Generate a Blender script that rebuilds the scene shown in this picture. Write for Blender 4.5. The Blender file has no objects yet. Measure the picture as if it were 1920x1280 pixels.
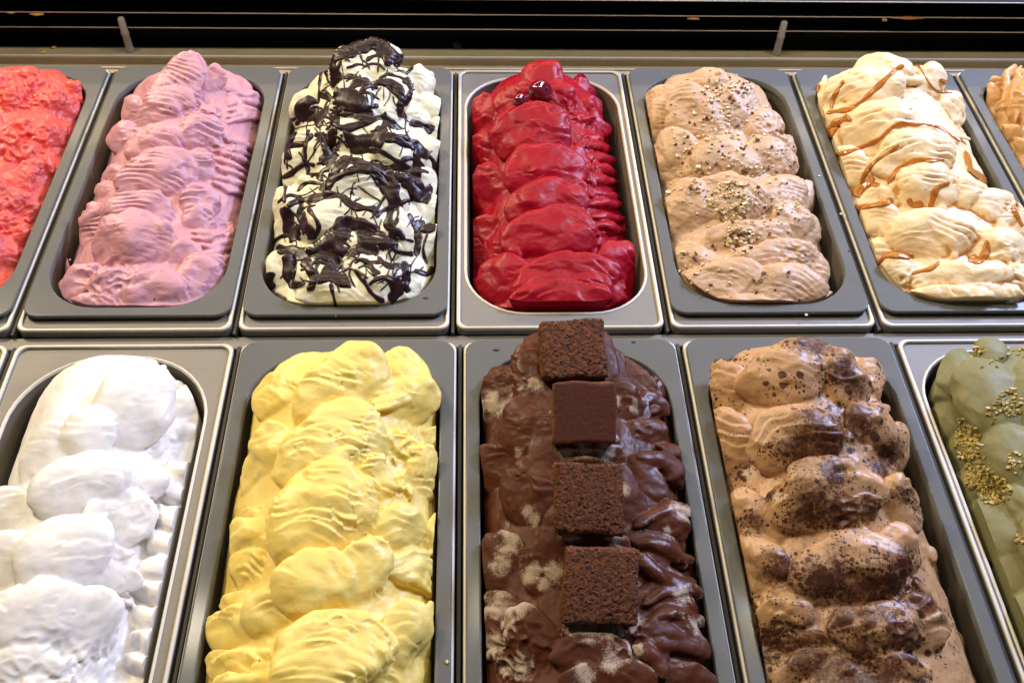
import bpy, math, random
import numpy as np
from mathutils import Vector, Matrix
from mathutils.bvhtree import BVHTree

# ------------------------------------------------------------------ camera, world, lamps, exposure
S = bpy.context.scene
COL = S.collection
R = math.radians

def euler_matrix(rx, ry, rz):
    cx, sx, cy, sy, cz, sz = math.cos(rx), math.sin(rx), math.cos(ry), math.sin(ry), math.cos(rz), math.sin(rz)
    return (np.array([[cz, -sz, 0], [sz, cz, 0], [0, 0, 1]]) @ np.array([[cy, 0, sy], [0, 1, 0], [-sy, 0, cy]])
            @ np.array([[1, 0, 0], [0, cx, -sx], [0, sx, cx]]))
CAM_P = np.array([.01695, -.8976, .60478]); CAM_E = (.713227, -.024627, -.029712); CAM_F = 1878.3
CAM_R = euler_matrix(*CAM_E)
cam_data = bpy.data.cameras.new('camera'); cam = bpy.data.objects.new('camera', cam_data); COL.objects.link(cam)
cam.location = CAM_P; cam.rotation_euler = CAM_E
cam_data.sensor_width = 36; cam_data.lens = CAM_F * 36 / 1920
cam_data.clip_start = .01; cam_data.clip_end = 50
S.camera = cam
S.view_settings.view_transform = 'Standard'; S.view_settings.look = 'None'
S.view_settings.exposure = 0.06; S.view_settings.gamma = 1

world = bpy.data.worlds.new('World'); S.world = world; world.use_nodes = True
bg = world.node_tree.nodes['Background']
bg.inputs[0].default_value = (.58, .57, .60, 1); bg.inputs[1].default_value = .10

def area(name, loc, target, sx, sy, power, color):
    l = bpy.data.lights.new(name, 'AREA'); l.shape = 'RECTANGLE'; l.size = sx; l.size_y = sy
    l.energy = power; l.color = color
    o = bpy.data.objects.new(name, l); COL.objects.link(o); o.location = loc
    o.rotation_euler = (Vector(target) - Vector(loc)).to_track_quat('-Z', 'Y').to_euler()
    return o
area('case_tube_lamp', (0, .545, .50), (0, -.15, 0), 1.9, .03, 6.0, (1, .80, .50))
for lx, ly, lp in ((-.52, -.05, 3.6), (.06, -.02, 2.2), (.60, -.05, 3.4)):
    area('ceiling_spot_lamp', (lx, ly, 1.2), (lx * .4, -.35, 0), .08, .08, lp, (1, .86, .64))
area('warm_left_lamp', (-.95, .40, 1.05), (0, -.30, 0), .20, .20, 17.0, (1, .80, .53))
area('cool_right_light', (1.15, .38, .95), (0, -.30, 0), .30, .30, 31.0, (.50, .60, 1))

# ------------------------------------------------------------------ pixel helpers (photo pixels, 1920 wide)
def ray(px, py):
    d = CAM_R @ np.array([(px - 960) / CAM_F, (640 - py) / CAM_F, -1.]); return d / np.linalg.norm(d)
def at_z(px, py, z=0.):
    d = ray(px, py); return CAM_P + d * ((z - CAM_P[2]) / d[2])
def at_y(px, py, y):
    d = ray(px, py); return CAM_P + d * ((y - CAM_P[1]) / d[1])
def project(P):
    q = (np.asarray(P) - CAM_P) @ CAM_R
    return np.array([960 + CAM_F * q[0] / -q[2], 640 - CAM_F * q[1] / -q[2]])

# ------------------------------------------------------------------ object helpers
def tag(o, label=None, cat=None, group=None, kind=None):
    if label: o['label'] = label
    if cat: o['category'] = cat
    if group: o['group'] = group
    if kind: o['kind'] = kind
    return o
def mesh_obj(name, verts, faces, mat, parent=None, smooth=True):
    me = bpy.data.meshes.new(name)
    verts = np.asarray(verts, dtype=np.float32).reshape(-1, 3)
    me.from_pydata(verts.tolist(), [], [tuple(map(int, f)) for f in faces]); me.validate(); me.update()
    if smooth: me.polygons.foreach_set('use_smooth', [True] * len(me.polygons))
    me.materials.append(mat)
    o = bpy.data.objects.new(name, me); COL.objects.link(o)
    if parent: o.parent = parent
    return o
def empty(name, loc):
    o = bpy.data.objects.new(name, None); COL.objects.link(o); o.location = loc; o.empty_display_size = .02
    return o
def own(o, parent):          # parent without moving
    o.parent = parent; o.matrix_parent_inverse = Matrix.Translation(-Vector(parent.location))
    return o
def box(name, lo, hi, mat, bevel=.0006, parent=None):
    x0, y0, z0 = lo; x1, y1, z1 = hi
    v = [(x0,y0,z0),(x1,y0,z0),(x1,y1,z0),(x0,y1,z0),(x0,y0,z1),(x1,y0,z1),(x1,y1,z1),(x0,y1,z1)]
    f = [(3,2,1,0),(4,5,6,7),(0,1,5,4),(1,2,6,5),(2,3,7,6),(3,0,4,7)]
    o = mesh_obj(name, v, f, mat, None, False)
    if bevel:
        m = o.modifiers.new('bevel', 'BEVEL'); m.width = bevel; m.segments = 3
    if parent: own(o, parent)
    return o

# ------------------------------------------------------------------ materials
def new_mat(name):
    m = bpy.data.materials.new(name); m.use_nodes = True
    return m, m.node_tree.nodes, m.node_tree.links, m.node_tree.nodes['Principled BSDF']
def noise(N, L, scale, detail=4, rough=.6, vec=None, dist=0):
    n = N.new('ShaderNodeTexNoise'); n.inputs['Scale'].default_value = scale; n.inputs['Detail'].default_value = detail
    n.inputs['Roughness'].default_value = rough; n.inputs['Distortion'].default_value = dist
    if vec: L.new(vec, n.inputs['Vector'])
    return n
def ramp(N, L, src, stops):
    r = N.new('ShaderNodeValToRGB'); L.new(src, r.inputs[0])
    e = r.color_ramp.elements
    while len(e) < len(stops): e.new(.5)
    for k, (p, c) in enumerate(stops):
        e[k].position = p; e[k].color = (c, c, c, 1) if not hasattr(c, '__len__') else (*c, 1)
    return r
def mixc(N, L, fac, a, b, mode='MIX'):
    m = N.new('ShaderNodeMix'); m.data_type = 'RGBA'; m.blend_type = mode
    for sock, v in ((m.inputs[0], fac), (m.inputs[6], a), (m.inputs[7], b)):
        if hasattr(v, 'is_linked') or hasattr(v, 'links'): L.new(v, sock)
        elif hasattr(v, '__len__'): sock.default_value = (*v, 1)
        else: sock.default_value = v
    return m.outputs[2]
def mathn(N, L, op, a, b=0.):
    m = N.new('ShaderNodeMath'); m.operation = op
    for sock, v in ((m.inputs[0], a), (m.inputs[1], b)):
        if hasattr(v, 'links'): L.new(v, sock)
        else: sock.default_value = v
    return m.outputs[0]
def bump(N, L, b, h, strength, dist):
    n = N.new('ShaderNodeBump'); n.inputs['Strength'].default_value = strength; n.inputs['Distance'].default_value = dist
    L.new(h, n.inputs['Height']); L.new(n.outputs[0], b.inputs['Normal']); return n
def obj_coord(N): return N.new('ShaderNodeTexCoord').outputs['Object']

def steel(name, col, rough, aniso=(1, 1, 1), metal=1., smudge=.12):
    m, N, L, b = new_mat(name)
    c = obj_coord(N); mp = N.new('ShaderNodeMapping'); mp.inputs['Scale'].default_value = aniso; L.new(c, mp.inputs[0])
    n1 = noise(N, L, 900, 3, .6, mp.outputs[0]); n2 = noise(N, L, 22, 5, .65, c, .6); n3 = noise(N, L, 260, 2, .5, c)
    r = ramp(N, L, n2.outputs[0], [(.3, 0.), (.75, 1.)])
    rr = mathn(N, L, 'ADD', mathn(N, L, 'MULTIPLY', r.outputs[0], smudge), mathn(N, L, 'MULTIPLY_ADD', n1.outputs[0], .10))
    L.new(mathn(N, L, 'ADD', rr, rough - .05), b.inputs['Roughness'])
    spots = ramp(N, L, n3.outputs[0], [(.70, 0.), (.76, 1.)])
    cc = mixc(N, L, r.outputs[0], tuple(x * .88 for x in col), tuple(min(1, x * 1.08) for x in col))
    cc = mixc(N, L, mathn(N, L, 'MULTIPLY', spots.outputs[0], .35), cc, tuple(min(1, x * 1.5) for x in col))
    L.new(cc, b.inputs['Base Color']); b.inputs['Metallic'].default_value = metal
    bump(N, L, b, n1.outputs[0], .12, .0002)
    return m
M = {}
M['steel'] = steel('brushed_steel', (.31, .298, .275), .20, (.03, 1, 1))
M['steel_lip'] = steel('polished_steel', (.66, .63, .56), .15)
M['pan_inner'] = steel('pan_inner_steel', (.24, .215, .18), .30, (1, 1, .05))
M['frame'] = steel('grey_frame_satin', (.165, .17, .162), .24, (.05, 1, 1), .5, .20)
M['frame'].node_tree.nodes['Principled BSDF'].inputs['Coat Weight'].default_value = .16; M['frame'].node_tree.nodes['Principled BSDF'].inputs['Coat Roughness'].default_value = .13
M['rail'] = steel('rail_steel', (.62, .55, .40), .30, (.03, 1, 1))
M['dark_steel'] = steel('dark_steel', (.11, .11, .12), .4)
M['black'] = steel('black_paint', (.012, .012, .014), .45, metal=.0)
M['divider'] = steel('divider_steel', (.16, .15, .14), .33)
m, N, L, b = new_mat('white_plastic'); b.inputs['Base Color'].default_value = (.42, .40, .38, 1); b.inputs['Roughness'].default_value = .35
b.inputs['Subsurface Weight'].default_value = .2; M['pin'] = m

def gelato_mat(name, col, col2, rough=.42, sss=.25, radius=(1, .7, .5), grain=.25, grain_scale=700, speck=None, extra=None, mottled=18, coat=0., streak=2.6, spec=.42):
    m, N, L, b = new_mat(name)
    c = obj_coord(N)
    n = noise(N, L, mottled, 5, .6, c, .8)
    r = ramp(N, L, n.outputs[0], [(.35, 0.), (.7, 1.)])
    cc = mixc(N, L, r.outputs[0], col, col2)
    if speck:      # (scale, threshold, colour)
        for sc, th, scol in speck:
            v = N.new('ShaderNodeTexVoronoi'); v.inputs['Scale'].default_value = sc; L.new(c, v.inputs['Vector'])
            v.inputs['Randomness'].default_value = 1
            gate = noise(N, L, sc * .31, 1, .5, c)
            size = mathn(N, L, 'MULTIPLY', ramp(N, L, gate.outputs[0], [(.52, 0.), (.72, 1.)]).outputs[0], th)
            fac = mathn(N, L, 'LESS_THAN', v.outputs['Distance'], size)
            cc = mixc(N, L, fac, cc, scol)
    rsock = None
    if extra: cc, rsock = extra(N, L, b, c, cc)
    L.new(cc, b.inputs['Base Color'])
    n2 = noise(N, L, 60, 4, .6, c)
    rr = mathn(N, L, 'MULTIPLY_ADD', n2.outputs[0], .25)
    N_ = rr.node; N_.inputs[2].default_value = rough - .12
    L.new(rsock if rsock else rr, b.inputs['Roughness'])
    b.inputs['Subsurface Weight'].default_value = sss; b.inputs['Subsurface Radius'].default_value = radius
    b.inputs['Subsurface Scale'].default_value = .0034
    b.inputs['Coat Weight'].default_value = coat; b.inputs['Coat Roughness'].default_value = .25
    b.inputs['Specular IOR Level'].default_value = spec
    g = noise(N, L, grain_scale, 5, .65, c); g2 = noise(N, L, 130, 4, .6, c, .6)
    h = mathn(N, L, 'ADD', g.outputs[0], mathn(N, L, 'MULTIPLY', g2.outputs[0], 2.5))
    aa, al, am = [N.new('ShaderNodeAttribute') for _ in range(3)]; aa.attribute_name = 'arc'; al.attribute_name = 'lat'; am.attribute_name = 'arc_amp'
    cv = N.new('ShaderNodeCombineXYZ'); L.new(mathn(N, L, 'MULTIPLY', aa.outputs['Fac'], 1.), cv.inputs[0]); L.new(mathn(N, L, 'MULTIPLY', al.outputs['Fac'], .07), cv.inputs[1])
    sn = noise(N, L, 520, 3, .65, cv.outputs[0]); h = mathn(N, L, 'ADD', h, mathn(N, L, 'MULTIPLY', mathn(N, L, 'MULTIPLY', sn.outputs[0], am.outputs['Fac']), streak))
    bump(N, L, b, h, grain * .75, .0011)
    return m

# ------------------------------------------------------------------ counter
PITCH = .175
xc_of = lambda k, row: (k + .5) * PITCH + (.006 if row else 0.)
ytop_of = lambda row: -.3738 if row else 0.
PAN_L = .362

def rail_profile(name, prof, x0, x1, mat, parent=None):      # prof: list of (y,z) extruded along x
    n = len(prof); v = [(x0, y, z) for y, z in prof] + [(x1, y, z) for y, z in prof]
    f = [(i, (i + 1) % n, n + (i + 1) % n, n + i) for i in range(n)] + [tuple(range(n))[::-1], tuple(range(n, 2 * n))]
    o = mesh_obj(name, v, f, mat, parent, False)
    m = o.modifiers.new('bevel', 'BEVEL'); m.width = .0018; m.segments = 4; m.limit_method = 'ANGLE'
    return o
X0, X1 = -1.0, 1.05
def setting(o): o['kind'] = 'structure'; return o
setting(rail_profile('counter_back_rail', [(.0165, .002), (.0165, -.03), (.0375, -.03), (.0375, .0005), (.0195, .0005), (.0185, .0028), (.0172, .0028)], X0, X1, M['rail']))
setting(rail_profile('counter_back_ledge', [(.0005, -.0062), (.0005, -.03), (.0163, -.03), (.0163, -.0062), (.0095, -.0062), (.0085, -.0042), (.0070, -.0042), (.006, -.0062)], X0, X1, M['rail']))
def rail_bead(name, y, z, r, mat, parent):
    prof = [(y + r * math.cos(R(a)), z + r * math.sin(R(a))) for a in range(0, 360, 30)]
    n = len(prof); v = [(X0, yy, zz) for yy, zz in prof] + [(X1, yy, zz) for yy, zz in prof]
    return mesh_obj(name, v, [(i, (i + 1) % n, n + (i + 1) % n, n + i) for i in range(n)], mat, parent)
rail_bead('rail_bead', .0182, .0016, .0021, M['steel_lip'], bpy.data.objects['counter_back_rail'])
rail_bead('ledge_bead', .0075, -.0050, .0012, M['steel_lip'], bpy.data.objects['counter_back_ledge'])
setting(rail_profile('counter_middle_bar', [(-.3745, -.0075), (-.3745, -.03), (-.3612, -.03), (-.3612, -.0075)], X0, X1, M['steel']))
setting(box('counter_well', (X0, -.80, -.20), (X1, .06, -.19), M['black'], 0))
setting(box('counter_well_wall', (X0, .0601, -.19), (X1, .07, -.031), M['black'], 0))
setting(box('vent_floor', (X0, .0377, -.03), (X1, .0703, -.006), M['black'], 0))
setting(box('counter_front_bar', (X0, -.80, -.03), (X1, -.738, -.008), M['steel']))

# thin steel dividers in the gaps between neighbouring pans
first = None
gap_words = {0: ['coral and pink', 'pink and chocolate-striped', 'chocolate-striped and red', 'red and nut-sprinkled', 'nut-sprinkled and caramel-striped', 'caramel-striped and tan'],
             1: ['cropped front-left pan and white', 'white and yellow', 'yellow and brownie-topped', 'brownie-topped and coffee-speckled', 'coffee-speckled and pale green']}
for row in (0, 1):
    for i, k in enumerate(range(-2, 4) if row == 0 else range(-2, 3)):
        x = k * PITCH + (.006 if row else 0)
        y1 = ytop_of(row) - .001; y0 = y1 - PAN_L + .001
        o = box('divider_bar', (-.0013, y0, -.012), (.0013, y1, -.0035), M['divider'], .0005)
        o.location.x = x
        w = gap_words[row][i]
        tag(o, 'thin dark steel bar in the gap between the %s gelato' % w, 'divider', 'divider bars between the pans')

# ------------------------------------------------------------------ rear vent: blades, posts
vent = empty('air_vent', (0, .06, 0))
tag(vent, 'black horizontal vent with thin bright blade edges behind the steel rail', 'vent')
own(box('back_panel', (X0, .0705, -.03), (X1, .075, .062), M['black'], 0), vent)
own(box('top_deck', (X0, .0752, .054), (X1, .36, .0618), M['black'], 0), vent)
YB = .034
for k, py in enumerate((55, 27.5, -1)):
    z = at_y(960, py, YB)[2]
    bl = own(mesh_obj('vent_blade', [(X0, YB, z), (X1, YB, z), (X1, .0704, z - .012), (X0, .0704, z - .012), (X0, YB, z - .0006), (X1, YB, z - .0006), (X1, .0704, z - .0126), (X0, .0704, z - .0126)],
        [(0,1,2,3),(7,6,5,4),(0,4,5,1),(1,5,6,2),(2,6,7,3),(3,7,4,0)], M['black'], None, False), vent)
    e = box('blade_edge', (X0, YB - .0009, z - .0008), (X1, YB - .0001, z + .0002), M['steel_lip'], .0002)
    e.parent = bl
def lathe(profile, n=20):
    v, f = [], []
    for r, z in profile:
        for i in range(n): a = 2 * math.pi * i / n; v.append((r * math.cos(a), r * math.sin(a), z))
    for j in range(len(profile) - 1):
        for i in range(n): f.append((j*n+i, j*n+(i+1) % n, (j+1)*n+(i+1) % n, (j+1)*n+i))
    f.append(tuple(range(n))[::-1]); f.append(tuple(range((len(profile)-1)*n, len(profile)*n)))
    return v, f
for (fx, fy, w) in ((245, 95, 'left'), (1456, 98, 'right')):
    p = at_y(fx, fy, .0312)
    v, f = lathe([(.0044, 0), (.0046, .001), (.0040, .002), (.0038, .020), (.0042, .0205), (.0042, .0215), (.0036, .0225), (.0034, .0375), (.002, .0385)])
    o = mesh_obj('support_post', v, f, M['pin']); o.location = (p[0], .0302, .0007)
    tag(o, 'short white post on the steel rail behind the %s gelato' % ('pink' if w == 'left' else 'nut-sprinkled tan'), 'post', 'white posts on the back rail')
v, f = lathe([(.0045, 0), (.005, .0015), (.0045, .003), (.0028, .005), (.0012, .006)])
for px, py in ((857, 86),):
    o = mesh_obj('screw_cap', v, f, M['dark_steel']); o.location = (at_z(px, py, .003)[0], .0400, .0007)
    tag(o, 'small dark domed screw on the steel rail behind the chocolate-striped gelato', 'screw')

# ------------------------------------------------------------------ pans
def rrect(cx, hx, y0, y1, r, z, n=10):        # rounded rectangle loop, y0 rear > y1 front
    pts = []
    for (sx, sy, a0) in ((1, 1, 0), (-1, 1, 90), (-1, -1, 180), (1, -1, 270)):
        ox = cx + sx * (hx - r); oy = (y0 - r) if sy > 0 else (y1 + r)
        for i in range(n + 1):
            a = R(a0 + 90 * i / n); pts.append((ox + r * math.cos(a), oy + r * math.sin(a), z))
    return pts
def loft(loops, cap_end=False):
    n = len(loops[0]); v = [p for l in loops for p in l]; f = []
    for j in range(len(loops) - 1):
        for i in range(n): f.append((j*n+i, (j+1)*n+i, (j+1)*n+(i+1) % n, j*n+(i+1) % n))
    if cap_end: f.append(tuple(range((len(loops)-1)*n, len(loops)*n))[::-1])
    return v, f
def notch(loops):          # small step in the front edge of the grey frame, as on the pink pan
    return loops
PAN_HX = .0842
def opening(row, k, open_r, hx=.067): return dict(hx=hx, r=open_r)
def make_pan(k, row, framed, label, open_r=.047, hx=.0665, front_in=.019, rear_in=.013):
    x = xc_of(k, row); yt = ytop_of(row) - .0015; yb = ytop_of(row) - PAN_L + .0015
    t = empty('gelato_pan', (x, (yt + yb) / 2, 0)); tag(t, label, 'pan', 'gelato pans set into the counter')
    H = PAN_HX
    yo0, yo1 = yt - rear_in, yb + front_in
    fl = [rrect(x, H, yt, yb, .007, -.013), rrect(x, H, yt, yb, .007, -.0030), rrect(x, H - .0006, yt - .0006, yb + .0006, .0068, -.0012),
          rrect(x, H - .0016, yt - .0016, yb + .0016, .006, -.0010), rrect(x, H - .0032, yt - .0032, yb + .0032, .006, -.0022), rrect(x, H - .0038, yt - .0038, yb + .0038, .006, -.0022), rrect(x, hx + .0034, yo0 + .0034, yo1 - .0034, open_r + .0034, -.0022)]
    fl += [rrect(x, hx + .0030, yo0 + .003, yo1 - .003, open_r + .003, -.0022)]
    v, f = loft(fl); own(mesh_obj('flange', v, f, M['steel']), t)
    bd = []
    for i in range(9):
        a = math.pi * (1.05 - 1.35 * i / 8); o_ = .0016 + .0017 * math.cos(a); bd.append(rrect(x, H - .0012 + o_ - .0016, yt - .0012 + o_ - .0016, yb + .0012 - o_ + .0016, .0078, -.0014 + .0017 * math.sin(a)))
    v, f = loft(bd[::-1]); own(mesh_obj('rolled_edge', v, f, M['steel_lip']), t)
    lp = [rrect(x, hx + .0028, yo0 + .0028, yo1 - .0028, open_r + .0028, -.0021), rrect(x, hx + .0018, yo0 + .0018, yo1 - .0018, open_r + .0018, -.0012), rrect(x, hx + .0008, yo0 + .0008, yo1 - .0008, open_r + .0008, -.0014),
          rrect(x, hx, yo0, yo1, open_r, -.0035)]
    v, f = loft(lp); own(mesh_obj('opening_lip', v, f, M['steel_lip']), t)
    b = [rrect(x, hx, yo0, yo1, open_r, -.0034), rrect(x, hx - .001, yo0 - .001, yo1 + .001, open_r, -.02), rrect(x, hx - .004, yo0 - .004, yo1 + .004, open_r - .002, -.110),
         rrect(x, hx - .012, yo0 - .012, yo1 + .012, open_r - .006, -.120)]
    v, f = loft(b, True); own(mesh_obj('pan_body', v, f, M['pan_inner']), t)
    if framed:
        z = .0009; h = .0026; fy0, fy1 = yt - .0002, yb + .0125; fh = PAN_HX - .0012; ih = hx - .0022; ir = open_r - .002
        iy0, iy1 = yo0 - .002, yo1 + .0028
        ls = [rrect(x, fh, fy0, fy1, .013, z), rrect(x, fh, fy0, fy1, .013, z + h - .0006), rrect(x, fh - .0007, fy0 - .0007, fy1 + .0007, .0123, z + h), rrect(x, fh - .0013, fy0 - .0013, fy1 + .0013, .0117, z + h), rrect(x, ih + .0016, iy0 + .0016, iy1 - .0016, ir + .0016, z + h),
              rrect(x, ih + .0008, iy0 + .0008, iy1 - .0008, ir + .0008, z + h), rrect(x, ih, iy0, iy1, ir, z + h - .0007), rrect(x, ih, iy0, iy1, ir, z - .0035), ]
        v, f = loft(ls); fr = own(mesh_obj('rim_frame', v, f, M['frame']), t)
        fr['label'] = 'flat grey frame with rounded corners over the steel rim'
    return dict(k=k, row=row, x=x, hx=hx, y0=yo0, y1=yo1, r=open_r)

PANS = {}
for name, k, row, framed, label, r, hx in [
    ('coral', -3, 0, True, 'grey-framed steel pan holding the coral red gelato at the rear left edge', .049, .0752),
    ('pink', -2, 0, True, 'grey-framed steel pan holding the dusty pink gelato', .049, .0752),
    ('strac', -1, 0, True, 'grey-framed steel pan holding the cream gelato striped with chocolate', .049, .0752),
    ('red', 0, 0, False, 'bare steel pan with polished lip holding the deep red gelato', .049, .0757),
    ('hazel', 1, 0, True, 'grey-framed steel pan holding the tan gelato sprinkled with nuts', .049, .0752),
    ('caramel', 2, 0, True, 'grey-framed steel pan holding the cream gelato with caramel sauce', .049, .0752),
    ('tan', 3, 0, True, 'grey-framed steel pan holding the tan gelato at the rear right edge', .049, .0752),
    ('blank', -3, 1, False, 'steel pan showing only a sliver of rim at the left edge beside the white gelato', .058, .0725),
    ('white', -2, 1, False, 'bare steel pan with wide rounded opening holding the white gelato', .062, .0720),
    ('yellow', -1, 1, True, 'grey-framed steel pan holding the yellow gelato', .051, .0750),
    ('choc', 0, 1, True, 'grey-framed steel pan holding the chocolate gelato with brownie squares', .051, .0750),
    ('coffee', 1, 1, True, 'grey-framed steel pan holding the coffee gelato with scorched speckles', .051, .0750),
    ('pist', 2, 1, False, 'bare steel pan with polished lip holding the pale green gelato', .049, .0765)]:
    PANS[name] = make_pan(k, row, framed, label, r, hx)

# ------------------------------------------------------------------ gelato: scoops traced on a mound, fused by voxel remesh
def spline(pts, n):
    P = np.array(pts, float); P = np.vstack([2 * P[0] - P[1], P, 2 * P[-1] - P[-2]]); out = []
    segs = len(P) - 3
    for t in np.linspace(0, segs - 1e-6, n):
        i = int(t); u = t - i; a, b_, c, d = P[i:i+4]
        out.append(.5 * (2*b_ + (c-a)*u + (2*a-5*b_+4*c-d)*u*u + (3*b_-a-3*c+d)*u**3))
    return np.array(out)
_th = np.linspace(0, math.pi, 25)[1:-1]; _ph = np.linspace(0, 2 * math.pi, 37)[:-1]
_T, _P = np.meshgrid(_th, _ph, indexing='ij')
UNIT = np.vstack([np.stack([np.sin(_T) * np.cos(_P), np.sin(_T) * np.sin(_P), np.cos(_T)], -1).reshape(-1, 3), [[0, 0, 1], [0, 0, -1]]])
def _unit_faces():
    n, m = len(_th), len(_ph); f = []
    for i in range(n - 1):
        for j in range(m): f.append((i*m+j, (i+1)*m+j, (i+1)*m+(j+1) % m, i*m+(j+1) % m))
    for j in range(m): f.append((n*m, j, (j+1) % m)); f.append((n*m+1, (n-1)*m+(j+1) % m, (n-1)*m+j))
    return f
UFACES = _unit_faces()

_rs = np.random.RandomState(7); _G = _rs.randn(256, 3); _G /= np.linalg.norm(_G, axis=1)[:, None]; _PM = _rs.permutation(256)
def pnoise(P):                  # gradient noise, P (n,3) -> (n,), about -1..1
    P = np.asarray(P, float); I = np.floor(P).astype(int); f = P - I; w = f * f * f * (f * (f * 6 - 15) + 10); out = np.zeros(len(P))
    for i in (0, 1):
        for j in (0, 1):
            for k in (0, 1):
                h = _PM[(_PM[(_PM[(I[:, 0] + i) & 255] + I[:, 1] + j) & 255] + I[:, 2] + k) & 255]
                g = _G[h]; d = g[:, 0] * (f[:, 0] - i) + g[:, 1] * (f[:, 1] - j) + g[:, 2] * (f[:, 2] - k)
                out += d * (w[:, 0] if i else 1 - w[:, 0]) * (w[:, 1] if j else 1 - w[:, 1]) * (w[:, 2] if k else 1 - w[:, 2])
    return out * 1.5
def fbm(P, o=3):
    r = 0; a = 1.
    for i in range(o): r = r + a * pnoise(P * 2.03 ** i + 17.3 * i); a *= .5
    return r

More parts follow.
